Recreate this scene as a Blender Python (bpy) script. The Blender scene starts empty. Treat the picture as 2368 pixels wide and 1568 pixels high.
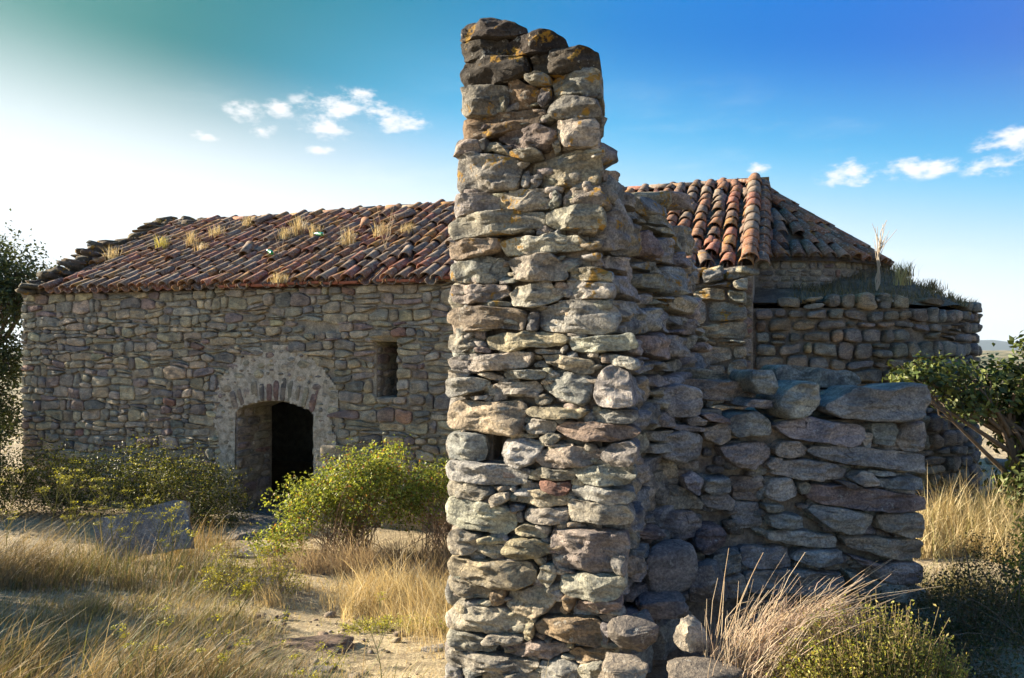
import bpy, math, random
import numpy as np
from mathutils import Vector, Matrix

scene = bpy.context.scene
COL = scene.collection
R = math.radians

# ------------------------------------------------------------------ camera
CAMZ, FPX, CX, HY = 1.9, 1710.0, 1183.5, 815.0
cam_d = bpy.data.cameras.new('camera')
cam = bpy.data.objects.new('camera', cam_d)
COL.objects.link(cam)
cam.location = (0, 0, CAMZ)
cam.rotation_euler = (R(90), 0, 0)
cam_d.sensor_width = 36.0
cam_d.lens = 36.0 * FPX / 2367.0
cam_d.shift_y = 31.0 / 2367.0
cam_d.clip_start = 0.05
cam_d.clip_end = 30000
scene.camera = cam

# ------------------------------------------------------------------ layout of the chapel
TH = R(19.4)
D2 = np.array([math.cos(TH), -math.sin(TH)])        # along the long side, towards the apse
N2 = np.array([math.sin(TH), math.cos(TH)])         # into the building
L2 = np.array([-8.39, 12.66])                       # west corner of the long side
ULEN = 11.9
E2 = L2 + D2 * ULEN
HALF = 2.9
EAVE, RIDGE = 2.95, 4.52
C2 = E2 + N2 * HALF                                 # apse centre

# ------------------------------------------------------------------ sun and sky
SUN_EL = R(21.0)
SUN_AZ = R(-71.4)                                   # left of the view direction (+Y)
sdir = Vector((math.sin(SUN_AZ) * math.cos(SUN_EL), math.cos(SUN_AZ) * math.cos(SUN_EL), math.sin(SUN_EL)))
sl = bpy.data.lights.new('sun', 'SUN')
sl.energy = 5.0
sl.angle = R(0.5)
sl.color = (1.0, 0.86, 0.66)
sun = bpy.data.objects.new('sun', sl)
COL.objects.link(sun)
sun.rotation_euler = sdir.to_track_quat('Z', 'Y').to_euler()

world = bpy.data.worlds.new('World')
scene.world = world
world.use_nodes = True


class NT:
    """small helper to write node trees"""
    def __init__(self, tree):
        self.t = tree
        self.n = tree.nodes
        self.l = tree.links

    def node(self, typ, **kw):
        nd = self.n.new(typ)
        for k, v in kw.items():
            setattr(nd, k, v)
        return nd

    def put(self, sock, val):
        if isinstance(val, bpy.types.NodeSocket):
            self.l.new(val, sock)
        else:
            sock.default_value = val

    def math(self, op, a, b=None, c=None, clamp=False):
        nd = self.node('ShaderNodeMath', operation=op, use_clamp=clamp)
        self.put(nd.inputs[0], a)
        if b is not None:
            self.put(nd.inputs[1], b)
        if c is not None:
            self.put(nd.inputs[2], c)
        return nd.outputs[0]

    def mix(self, fac, a, b, blend='MIX'):
        nd = self.node('ShaderNodeMix', data_type='RGBA', blend_type=blend)
        self.put(nd.inputs[0], fac)
        self.put(nd.inputs[6], a)
        self.put(nd.inputs[7], b)
        return nd.outputs[2]

    def noise(self, vec, scale, detail=4.0, rough=0.55, dim='3D', out=0):
        nd = self.node('ShaderNodeTexNoise', noise_dimensions=dim)
        if vec is not None:
            self.l.new(vec, nd.inputs['Vector'])
        nd.inputs['Scale'].default_value = scale
        nd.inputs['Detail'].default_value = detail
        nd.inputs['Roughness'].default_value = rough
        return nd.outputs[out]

    def ramp(self, fac, lo, hi, a=0.0, b=1.0, smooth=True):
        nd = self.node('ShaderNodeMapRange', interpolation_type='SMOOTHSTEP' if smooth else 'LINEAR')
        self.put(nd.inputs[0], fac)
        nd.inputs[1].default_value = lo
        nd.inputs[2].default_value = hi
        nd.inputs[3].default_value = a
        nd.inputs[4].default_value = b
        return nd.outputs[0]

    def scalevec(self, vec, s):
        nd = self.node('ShaderNodeVectorMath', operation='MULTIPLY')
        self.l.new(vec, nd.inputs[0])
        nd.inputs[1].default_value = s
        return nd.outputs[0]


w = NT(world.node_tree)
w.n.clear()
wo = w.node('ShaderNodeOutputWorld')
bg = w.node('ShaderNodeBackground')
sky = w.node('ShaderNodeTexSky')
sky.sky_type = 'NISHITA'
sky.sun_disc = False
sky.sun_elevation = SUN_EL
sky.sun_rotation = SUN_AZ
sky.altitude = 300
sky.air_density = 1.0
sky.dust_density = 1.6
sky.ozone_density = 1.6
tc = w.node('ShaderNodeTexCoord')
dirv = tc.outputs['Generated']
sx = w.node('ShaderNodeSeparateXYZ')
w.l.new(dirv, sx.inputs[0])
az = w.math('ARCTAN2', sx.outputs[0], sx.outputs[1])
el = w.math('ARCSINE', sx.outputs[2])
# deep polarised blue away from the sun, teal between: a richer sky than the raw model, all round
dotn = w.node('ShaderNodeVectorMath', operation='DOT_PRODUCT')
w.l.new(dirv, dotn.inputs[0])
dotn.inputs[1].default_value = sdir
cang = dotn.outputs['Value']
hs = w.node('ShaderNodeHueSaturation')
w.l.new(sky.outputs[0], hs.inputs['Color'])
hs.inputs['Saturation'].default_value = 1.3
cr = w.node('ShaderNodeValToRGB')
w.put(cr.inputs[0], w.ramp(cang, -1.0, 1.0, 0.0, 1.0, False))
cr.color_ramp.interpolation = 'B_SPLINE'
stops = [(-1.0, (2.6, 2.7, 2.8)), (-0.55, (1.9, 2.1, 2.6)), (-0.15, (0.0, 0.80, 4.0)), (0.28, (0.02, 1.3, 3.9)), (0.50, (0.12, 1.6, 2.7)), (0.70, (0.06, 1.1, 1.1)), (0.86, (0.7, 2.1, 1.85)), (1.0, (3.0, 3.4, 3.0))]
while len(cr.color_ramp.elements) < len(stops):
    cr.color_ramp.elements.new(0.5)
for e_, (p_, c_) in zip(cr.color_ramp.elements, stops):
    e_.position = (p_ + 1.0) / 2.0
    e_.color = (c_[0] / 4, c_[1] / 4, c_[2] / 4, 1)
skyc = w.mix(0.97, hs.outputs[0], w.scalevec(cr.outputs[0], (4, 4, 4)))
# bright haze: low all round, reaching higher towards the sun
ec = w.math('ADD', w.math('MULTIPLY', cang, 0.165), 0.175)
cy = w.math('MULTIPLY', w.ramp(w.math('SUBTRACT', el, ec), 0.20, 0.02), w.ramp(cang, 0.75, 0.35))
skyc = w.mix(cy, skyc, (0.75, 3.1, 5.0, 1))
hz = w.ramp(w.math('SUBTRACT', el, ec), 0.085, -0.10)
skyc = w.mix(hz, skyc, (5.2, 5.7, 6.0, 1))
# clouds: a few small fair-weather ones, plus a thin scatter round the whole sky
def pix_dir(px, py):
    v = Vector(((px - CX) / FPX, 1.0, (HY - py) / FPX)).normalized()
    return math.atan2(v.x, v.y), math.asin(v.z)
spots = [(790, 250, 150, 52), (765, 302, 90, 26), (565, 262, 62, 34), (645, 252, 50, 26), (600, 302, 60, 22), (840, 215, 50, 18),
         (475, 315, 40, 14), (1968, 400, 85, 40), (2120, 388, 110, 30), (2345, 330, 90, 40), (2310, 378, 85, 34), (1752, 388, 36, 20),
         (900, 275, 120, 40), (735, 350, 50, 16), (2450, 360, 120, 60)]
cv = w.scalevec(dirv, (1, 1, 2.1))
cn = w.noise(cv, 17.0, 7.0, 0.60)
cn2 = w.noise(cv, 60.0, 4.0, 0.6)
tot = None
for px, py, rx, ry in spots:
    a0, e0 = pix_dir(px, py)
    dx = w.math('DIVIDE', w.math('SUBTRACT', az, a0), rx / FPX * 1.0)
    dy = w.math('DIVIDE', w.math('SUBTRACT', el, e0), ry / FPX * 1.05)
    q = w.math('SUBTRACT', 1.0, w.math('SQRT', w.math('ADD', w.math('MULTIPLY', dx, dx), w.math('MULTIPLY', dy, dy))))
    q = w.math('MAXIMUM', q, 0.0)
    tot = q if tot is None else w.math('MAXIMUM', tot, q)
nz = w.math('ADD', w.math('MULTIPLY', w.math('SUBTRACT', cn, 0.5), 2.8), w.math('MULTIPLY', w.math('SUBTRACT', cn2, 0.5), 1.3))
inside = w.ramp(tot, 0.0, 0.45)
cm = w.math('MULTIPLY', w.ramp(w.math('ADD', tot, nz), 0.22, 1.05), inside)
thin = w.math('MULTIPLY', w.ramp(w.noise(w.scalevec(dirv, (1, 1, 4)), 4.0, 6.0, 0.6), 0.50, 0.80), w.ramp(el, 0.42, 0.05))
skyc = w.mix(w.math('MULTIPLY', thin, 0.6), skyc, (5.2, 5.6, 5.9, 1))
skyc = w.mix(cm, skyc, (5.4, 5.5, 5.6, 1))
w.l.new(skyc, bg.inputs['Color'])
bg.inputs['Strength'].default_value = 0.054
w.l.new(bg.outputs[0], wo.inputs['Surface'])
world.cycles.sampling_method = 'MANUAL'
world.cycles.sample_map_resolution = 256

vs = scene.view_settings
scene.display_settings.display_device = 'sRGB'
vs.view_transform = 'Standard'
vs.look = 'None'
vs.exposure = 1.85
vs.gamma = 1.0
vs.use_curve_mapping = False

# ------------------------------------------------------------------ numeric noise
_T = np.random.RandomState(7).rand(48 * 48 * 48).astype(np.float64) * 2 - 1


def vnoise(p, seed=0):
    p = np.asarray(p, float) + seed * 5.37
    i = np.floor(p).astype(np.int64)
    f = p - i
    f = f * f * (3 - 2 * f)
    a = i % 48
    b = (a + 1) % 48
    x0, x1 = a[:, 0] * 2304, b[:, 0] * 2304
    y0, y1 = a[:, 1] * 48, b[:, 1] * 48
    z0, z1 = a[:, 2], b[:, 2]
    fx, fy, fz = f[:, 0], f[:, 1], f[:, 2]
    gx, gy, gz = 1 - fx, 1 - fy, 1 - fz
    return (gx * (gy * (gz * _T[x0 + y0 + z0] + fz * _T[x0 + y0 + z1]) + fy * (gz * _T[x0 + y1 + z0] + fz * _T[x0 + y1 + z1]))
            + fx * (gy * (gz * _T[x1 + y0 + z0] + fz * _T[x1 + y0 + z1]) + fy * (gz * _T[x1 + y1 + z0] + fz * _T[x1 + y1 + z1])))


def wob(x, k, s=0):
    """cheap smooth wobble in -1..1"""
    return 0.5 * math.sin(x * 1.7 + k * 2.39 + s) + 0.3 * math.sin(x * 3.9 + k * 5.1 + 1.3 * s) + 0.2 * math.sin(x * 8.3 + k * 1.13 + 2.1 * s)


def fbm(p, octv=4, seed=0, gain=0.5):
    p = np.asarray(p, float)
    a, s, out = 1.0, 0.0, 0
    for k in range(octv):
        out = out + a * vnoise(p * (2.03 ** k) + 17.3 * k, seed + k)
        s += a
        a *= gain
    return out / s


def sstep(a, b, x):
    t = np.clip((np.asarray(x, float) - a) / (b - a), 0, 1)
    return t * t * (3 - 2 * t)


# ------------------------------------------------------------------ object helpers (every object carries a translation only)
WL = {}


def wl(o):
    return WL[o.name]


def tag(o, label=None, cat=None, group=None, kind=None):
    if label:
        o['label'] = label
    if cat:
        o['category'] = cat
    if group:
        o['group'] = group
    if kind:
        o['kind'] = kind
    return o


def empty(name, loc, label, cat, group=None):
    o = bpy.data.objects.new(name, None)
    o.empty_display_size = 0.2
    COL.objects.link(o)
    o.location = loc
    WL[o.name] = np.array(loc, float)
    return tag(o, label, cat, group)


def link(name, mesh, loc, parent=None, rot=None):
    o = bpy.data.objects.new(name, mesh)
    COL.objects.link(o)
    loc = np.array(loc, float)
    WL[o.name] = loc
    rel = loc
    if parent is not None:
        o.parent = parent
        rel = loc - wl(parent)
    if rot is None:
        o.location = rel
    else:
        o.matrix_basis = Matrix.Translation(Vector(rel)) @ rot.to_4x4()
    return o


def build_mesh(name, verts, faces, mat, tint=None, smooth=True, sharp=None):
    """faces: an (n,3) or (n,4) array, or a list of index tuples"""
    me = bpy.data.meshes.new(name)
    verts = np.asarray(verts, np.float32)
    if isinstance(faces, np.ndarray):
        nf, k = faces.shape
        me.vertices.add(len(verts))
        me.vertices.foreach_set('co', verts.ravel())
        me.loops.add(nf * k)
        me.loops.foreach_set('vertex_index', faces.astype(np.int32).ravel())
        me.polygons.add(nf)
        me.polygons.foreach_set('loop_start', np.arange(0, nf * k, k, dtype=np.int32))
        me.update(calc_edges=True)
    else:
        me.from_pydata(verts.tolist(), [], faces)
    if smooth:
        me.polygons.foreach_set('use_smooth', np.ones(len(me.polygons), bool))
    if tint is not None:
        at = me.color_attributes.new('tint', 'FLOAT_COLOR', 'POINT')
        c = np.ones((len(verts), 4), np.float32)
        c[:, :3] = tint
        at.data.foreach_set('color', c.ravel())
    me.materials.append(mat)
    me.update()
    if sharp:
        me.set_sharp_from_angle(angle=R(sharp))
    return me


def obj(name, verts, faces, mat, parent=None, tint=None, smooth=True, center=None, sharp=None):
    verts = np.asarray(verts, float)
    if center is None:
        center = (verts.min(0) + verts.max(0)) / 2
        center[2] = verts[:, 2].min()
    me = build_mesh(name, verts - center, faces, mat, tint, smooth, sharp)
    return link(name, me, center, parent)


class Bag:
    """collects meshes into one"""
    def __init__(self):
        self.v, self.f, self.c, self.n = [], [], [], 0

    def add(self, v, f, c):
        v = np.asarray(v, float)
        self.v.append(v)
        self.f += [tuple(int(i) + self.n for i in q) for q in f]
        cc = np.empty((len(v), 3))
        cc[:] = c
        self.c.append(cc)
        self.n += len(v)

    def build(self, name, mat, parent=None, smooth=True):
        return obj(name, np.vstack(self.v), self.f, mat, parent, np.vstack(self.c), smooth)


# ------------------------------------------------------------------ materials
def new_mat(name):
    m = bpy.data.materials.new(name)
    m.use_nodes = True
    t = NT(m.node_tree)
    t.n.clear()
    out = t.node('ShaderNodeOutputMaterial')
    b = t.node('ShaderNodeBsdfPrincipled')
    b.inputs['Roughness'].default_value = 0.9
    b.inputs['Specular IOR Level'].default_value = 0.25
    t.l.new(b.outputs[0], out.inputs[0])
    return m, t, b, out


def bump(t, b, h, strength, dist):
    bn = t.node('ShaderNodeBump')
    bn.inputs['Strength'].default_value = strength
    bn.inputs['Distance'].default_value = dist
    t.l.new(h, bn.inputs['Height'])
    t.l.new(bn.outputs[0], b.inputs['Normal'])


def stone_mat(name, lichen=0.0, scale=1.0, white=0.3, dark=0.4, bumpd=0.012):
    m, t, b, out = new_mat(name)
    g = t.node('ShaderNodeNewGeometry')
    pos = g.outputs['Position']
    at = t.node('ShaderNodeAttribute', attribute_name='tint')
    col = at.outputs['Color']
    big = t.noise(pos, 5.0 * scale, 5.0)
    col = t.mix(1.0, col, t.mix(t.ramp(big, 0.3, 0.72), (0.62, 0.62, 0.64, 1), (1.28, 1.22, 1.14, 1)), 'MULTIPLY')
    warp = t.node('ShaderNodeVectorMath', operation='MULTIPLY_ADD')
    t.l.new(t.noise(pos, 4.0, 2.0, out=1), warp.inputs[0])
    warp.inputs[1].default_value = (0.14, 0.14, 0.20)
    t.l.new(pos, warp.inputs[2])
    band = t.noise(t.scalevec(warp.outputs[0], (5, 5, 24)), 1.3 * scale, 5.0, 0.65)
    col = t.mix(0.75, col, t.mix(t.ramp(band, 0.3, 0.7), (0.66, 0.67, 0.69, 1), (1.28, 1.26, 1.2, 1)), 'MULTIPLY')
    grain = t.noise(pos, 62.0 * scale, 4.0, 0.75)
    col = t.mix(0.8, col, t.mix(t.ramp(grain, 0.32, 0.70), (0.5, 0.5, 0.52, 1), (1.5, 1.48, 1.42, 1)), 'MULTIPLY')
    # dark crust and pale lichen, patches with edges of their own
    dk = t.math('MULTIPLY', t.ramp(t.math('ADD', t.noise(pos, 9.0 * scale, 6.0, 0.65), t.math('MULTIPLY', grain, 0.15)), 0.62, 0.70), dark)
    col = t.mix(dk, col, (0.05, 0.047, 0.045, 1))
    off = t.node('ShaderNodeVectorMath', operation='ADD')
    t.l.new(pos, off.inputs[0])
    off.inputs[1].default_value = (13.7, 4.1, 7.7)
    wh = t.math('MULTIPLY', t.ramp(t.math('ADD', t.noise(off.outputs[0], 14.0 * scale, 6.0, 0.7), t.math('MULTIPLY', grain, 0.2)), 0.70, 0.76), white)
    col = t.mix(wh, col, (0.52, 0.51, 0.46, 1))
    if lichen > 0:
        off2 = t.node('ShaderNodeVectorMath', operation='ADD')
        t.l.new(pos, off2.inputs[0])
        off2.inputs[1].default_value = (3.3, 24.1, 1.7)
        sp = t.node('ShaderNodeSeparateXYZ')
        t.l.new(pos, sp.inputs[0])
        hi = t.ramp(sp.outputs[2], 1.6, 2.5, -0.16, 0.0)
        lm = t.math('ADD', t.math('ADD', t.noise(off2.outputs[0], 6.5, 7.0, 0.66), t.math('MULTIPLY', grain, 0.12)), hi)
        lm = t.ramp(lm, 0.735 - lichen * 0.1, 0.79 - lichen * 0.1)
        col = t.mix(t.math('MULTIPLY', lm, 0.9), col, t.mix(t.noise(pos, 30.0, 2.0), (0.40, 0.17, 0.012, 1), (0.36, 0.26, 0.05, 1)))
    # fine cracks on some of the faces
    vo = t.node('ShaderNodeTexVoronoi', feature='DISTANCE_TO_EDGE')
    t.l.new(t.scalevec(warp.outputs[0], (2.6, 2.6, 12.0)), vo.inputs['Vector'])
    vo.inputs['Scale'].default_value = 1.25 * scale
    ck = t.math('MULTIPLY', t.ramp(vo.outputs['Distance'], 0.022, 0.003), t.ramp(t.noise(pos, 7.0 * scale, 3.0), 0.55, 0.66))
    col = t.mix(t.math('MULTIPLY', ck, 0.5), col, (0.03, 0.027, 0.024, 1))
    t.l.new(col, b.inputs['Base Color'])
    h = t.math('ADD', t.math('ADD', t.noise(pos, 16.0 * scale, 6.0, 0.74), t.math('MULTIPLY', grain, 0.28)), t.math('MULTIPLY', band, 0.5))
    h = t.math('SUBTRACT', h, t.math('MULTIPLY', ck, 0.35))
    bump(t, b, h, 1.0, bumpd)
    return m


M_PILLAR = stone_mat('granite_pillar', 1.0, 1.0, 0.55, 0.50, 0.045)
M_LOW = stone_mat('granite_low_wall', 0.45, 1.0, 0.55, 0.30, 0.045)
M_WALL = stone_mat('rubble_wall', 0.15, 1.6, 0.25, 0.18, 0.022)
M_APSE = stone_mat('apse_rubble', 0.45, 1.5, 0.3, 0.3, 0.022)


def mortar_mat(name, c1, c2, bd=0.03, sc=1.0):
    m, t, b, out = new_mat(name)
    g = t.node('ShaderNodeNewGeometry')
    pos = g.outputs['Position']
    n1 = t.noise(pos, 7.0 * sc, 7.0, 0.65)
    n2 = t.noise(pos, 45.0 * sc, 4.0, 0.7)
    col = t.mix(t.ramp(n1, 0.32, 0.68), c1, c2)
    col = t.mix(0.7, col, t.mix(t.ramp(n2, 0.3, 0.7), (0.55, 0.55, 0.55, 1), (1.35, 1.33, 1.3, 1)), 'MULTIPLY')
    t.l.new(col, b.inputs['Base Color'])
    bump(t, b, t.math('ADD', n1, t.math('MULTIPLY', n2, 0.5)), 1.0, bd)
    return m


M_MORTAR = mortar_mat('earth_mortar', (0.15, 0.125, 0.10, 1), (0.30, 0.25, 0.19, 1))
M_WMORTAR = mortar_mat('wall_mortar', (0.24, 0.205, 0.16, 1), (0.42, 0.365, 0.285, 1), 0.02)
M_PLASTER = mortar_mat('lime_plaster', (0.33, 0.285, 0.225, 1), (0.68, 0.61, 0.52, 1), 0.04, 1.8)
M_DARK = mortar_mat('inner_wall', (0.05, 0.045, 0.04, 1), (0.10, 0.09, 0.08, 1))


def tile_mat():
    m, t, b, out = new_mat('clay_tile')
    g = t.node('ShaderNodeNewGeometry')
    pos = g.outputs['Position']
    at = t.node('ShaderNodeAttribute', attribute_name='tint')
    col = at.outputs['Color']
    n1 = t.noise(pos, 9.0, 5.0, 0.6)
    col = t.mix(1.0, col, t.mix(t.ramp(n1, 0.3, 0.7), (0.6, 0.6, 0.62, 1), (1.3, 1.25, 1.15, 1)), 'MULTIPLY')
    n2 = t.noise(pos, 34.0, 5.0, 0.7)
    col = t.mix(t.math('MULTIPLY', t.ramp(n2, 0.50, 0.64), 0.8), col, (0.34, 0.31, 0.27, 1))
    off = t.node('ShaderNodeVectorMath', operation='ADD')
    t.l.new(pos, off.inputs[0])
    off.inputs[1].default_value = (5.3, 8.1, 2.7)
    n3 = t.noise(off.outputs[0], 6.0, 5.0, 0.65)
    col = t.mix(t.math('MULTIPLY', t.ramp(n3, 0.55, 0.68), 0.7), col, (0.30, 0.15, 0.02, 1))
    n4 = t.noise(off.outputs[0], 15.0, 5.0, 0.65)
    col = t.mix(t.math('MULTIPLY', t.ramp(n4, 0.58, 0.70), 0.7), col, (0.06, 0.055, 0.05, 1))
    t.l.new(col, b.inputs['Base Color'])
    bump(t, b, t.math('ADD', n1, n2), 0.7, 0.008)
    return m


M_TILE = tile_mat()


def leaf_mat(name, trans=0.35, rough=0.5, spec=0.3, tcol=(1.5, 1.35, 0.7, 1)):
    m = bpy.data.materials.new(name)
    m.use_nodes = True
    t = NT(m.node_tree)
    t.n.clear()
    out = t.node('ShaderNodeOutputMaterial')
    at = t.node('ShaderNodeAttribute', attribute_name='tint')
    b = t.node('ShaderNodeBsdfPrincipled')
    b.inputs['Roughness'].default_value = rough
    b.inputs['Specular IOR Level'].default_value = spec
    t.l.new(at.outputs['Color'], b.inputs['Base Color'])
    tr = t.node('ShaderNodeBsdfTranslucent')
    t.l.new(t.mix(1.0, at.outputs['Color'], tcol, 'MULTIPLY'), tr.inputs['Color'])
    mx = t.node('ShaderNodeMixShader')
    mx.inputs[0].default_value = trans
    t.l.new(b.outputs[0], mx.inputs[1])
    t.l.new(tr.outputs[0], mx.inputs[2])
    t.l.new(mx.outputs[0], out.inputs[0])
    return m


M_LEAF = leaf_mat('leaf', 0.40)
M_OAK = leaf_mat('oak_leaf', 0.2, 0.5, 0.3)
M_STRAW = leaf_mat('straw', 0.3, 0.6, 0.3, (1.35, 1.22, 0.85, 1))


def bark_mat():
    m, t, b, out = new_mat('bark')
    g = t.node('ShaderNodeNewGeometry')
    n1 = t.noise(t.scalevec(g.outputs['Position'], (1, 1, 0.3)), 22.0, 5.0)
    t.l.new(t.mix(n1, (0.05, 0.04, 0.03, 1), (0.17, 0.13, 0.095, 1)), b.inputs['Base Color'])
    bump(t, b, n1, 1.0, 0.02)
    return m


M_BARK = bark_mat()


def ground_mat():
    m, t, b, out = new_mat('dry_ground')
    g = t.node('ShaderNodeNewGeometry')
    pos = g.outputs['Position']
    n1 = t.noise(pos, 0.9, 6.0, 0.6)
    n2 = t.noise(pos, 7.0, 6.0, 0.68)
    n3 = t.noise(pos, 60.0, 3.0, 0.7)
    col = t.mix(t.ramp(n1, 0.38, 0.62), (0.36, 0.295, 0.20, 1), (0.47, 0.395, 0.275, 1))
    col = t.mix(t.ramp(n2, 0.45, 0.66), col, (0.235, 0.185, 0.13, 1))
    col = t.mix(0.8, col, t.mix(t.ramp(n3, 0.3, 0.7), (0.55, 0.54, 0.5, 1), (1.45, 1.42, 1.3, 1)), 'MULTIPLY')
    # scrub far away
    nf = t.noise(pos, 0.045, 8.0, 0.7)
    dist = t.node('ShaderNodeVectorMath', operation='LENGTH')
    t.l.new(pos, dist.inputs[0])
    ff = t.math('MULTIPLY', t.ramp(dist.outputs['Value'], 25.0, 90.0), t.ramp(nf, 0.42, 0.54))
    col = t.mix(ff, col, (0.07, 0.085, 0.04, 1))
    t.l.new(col, b.inputs['Base Color'])
    bump(t, b, t.math('ADD', n2, t.math('MULTIPLY', n3, 0.4)), 1.0, 0.04)
    return m


M_GROUND = ground_mat()


def plain_mat(name, c, rough=0.8, sc=20.0, var=0.25):
    m, t, b, out = new_mat(name)
    g = t.node('ShaderNodeNewGeometry')
    n1 = t.noise(g.outputs['Position'], sc, 5.0, 0.65)
    lo = tuple(x * (1 - var) for x in c) + (1,)
    hi = tuple(x * (1 + var) for x in c) + (1,)
    t.l.new(t.mix(t.ramp(n1, 0.3, 0.7), lo, hi), b.inputs['Base Color'])
    b.inputs['Roughness'].default_value = rough
    bump(t, b, n1, 0.6, 0.004)
    return m

# ------------------------------------------------------------------ ground
def gheight(x, y):
    x = np.asarray(x, float)
    y = np.asarray(y, float)
    q = -((x - L2[0]) * N2[0] + (y - L2[1]) * N2[1])          # metres in front of the long side
    drop = -0.56 * sstep(6.2, 1.8, q) * (1 - sstep(0.6, 3.2, x))
    p = np.stack([x, y, np.zeros_like(x)], -1).reshape(-1, 3)
    r = np.hypot(x, y)
    z = drop + (0.05 * fbm(p * 0.9, 4, 3).reshape(x.shape) + 0.03 * fbm(p * 3.5, 3, 9).reshape(x.shape))
    z += 0.40 * np.exp(-((np.maximum(0, np.abs(x - 1.55) - 0.25)) / 0.42) ** 2 - ((np.maximum(0, np.abs(y - 3.35) - 0.12)) / 0.30) ** 2)
    z -= 0.05 * np.exp(-((x + 1.6) ** 2 / 1.5 + (y - 6.0) ** 2 / 4.0))
    farz = fbm(p * 0.006 + 5.1, 4, 21).reshape(x.shape)
    z += sstep(18, 90, r) * (-1.2 + 1.5 * farz) + sstep(150, 900, r) * (2.5 + 9 * farz)
    return z


def make_ground():
    nr, na = 170, 260
    rr = 0.3 * (9000 / 0.3) ** (np.arange(nr) / (nr - 1.0))
    aa = np.linspace(0, 2 * math.pi, na, endpoint=False)
    # more rays inside the view
    aa = aa + 0.55 * np.sin(aa)
    rg, ag = np.meshgrid(rr, aa, indexing='ij')
    x, y = rg * np.sin(ag + math.pi), rg * np.cos(ag + math.pi)
    z = gheight(x, y)
    v = np.stack([x, y, z], -1).reshape(-1, 3)
    v = np.vstack([v, [[0, 0, float(gheight(np.array([0.0]), np.array([0.0]))[0])]]])
    i, j = np.meshgrid(np.arange(nr - 1), np.arange(na), indexing='ij')
    j2 = (j + 1) % na
    q = np.stack([i * na + j, i * na + j2, (i + 1) * na + j2, (i + 1) * na + j], -1).reshape(-1, 4)
    t1, t2 = q[:, [0, 1, 2]], q[:, [0, 2, 3]]
    c = np.stack([np.full(na, len(v) - 1), (np.arange(na) + 1) % na, np.arange(na)], -1)
    f = np.vstack([t1, t2, c])[:, ::-1]
    # fine patch in the foreground is carried by the grass; the sheet itself goes to the horizon
    o = obj('ground', v, f, M_GROUND, center=np.zeros(3))
    o['kind'] = 'structure'
    return o


make_ground()


def make_hills():
    m, t, b, out = new_mat('far_hill')
    g = t.node('ShaderNodeNewGeometry')
    n = t.noise(g.outputs['Position'], 0.004, 6.0, 0.6)
    t.l.new(t.mix(n, (0.035, 0.06, 0.07, 1), (0.06, 0.085, 0.085, 1)), b.inputs['Base Color'])
    na, nr = 240, 10
    az_ = np.linspace(-2.6, 2.6, na)
    v, f = [], []
    pk = np.arctan((2262 - CX) / FPX)
    for k in range(nr):
        s = k / (nr - 1.0)
        rad = 5200 + 2600 * s
        ridge = 62 * np.exp(-((az_ - pk) / 0.040) ** 2) + 42 * np.exp(-((az_ - pk - 0.085) / 0.05) ** 2)
        ridge = ridge + 34 + 26 * fbm(np.stack([az_ * 9, az_ * 0, az_ * 0 + 3], -1), 4, 5)
        prof = math.sin(math.pi * min(1, s * 1.05)) ** 0.8 if s > 0 else 0
        nz_ = 1 + 0.25 * fbm(np.stack([az_ * 30, az_ * 0 + k * 1.7, az_ * 0], -1), 3, 8)
        z = -12 + (ridge + 12) * prof * nz_
        for a, zz in zip(az_, z):
            v.append((rad * math.sin(a), rad * math.cos(a), zz))
    for k in range(nr - 1):
        for j in range(na - 1):
            f.append((k * na + j, k * na + j + 1, (k + 1) * na + j + 1, (k + 1) * na + j))
    o = obj('hills', v, np.array(f), m, center=np.zeros(3))
    o['kind'] = 'structure'


make_hills()

# ------------------------------------------------------------------ stone makers
def chaikin(p, r=0.24, n=1):
    for _ in range(n):
        q = np.roll(p, -1, 0)
        p = np.stack([p * (1 - r) + q * r, p * r + q * (1 - r)], 1).reshape(-1, 2)
    return p


def resample(p, m):
    q = np.vstack([p, p[:1]])
    d = np.r_[0, np.cumsum(np.linalg.norm(np.diff(q, axis=0), axis=1))]
    s = np.linspace(0, d[-1], m, endpoint=False)
    return np.stack([np.interp(s, d, q[:, 0]), np.interp(s, d, q[:, 1])], -1)


RING_HI = (1.0, 0.975, 0.93, 0.86, 0.77, 0.66, 0.54, 0.41, 0.27, 0.13)
RING_MD = (1.0, 0.95, 0.84, 0.66, 0.4)
RING_LO = (1.0, 0.9, 0.62)


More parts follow.
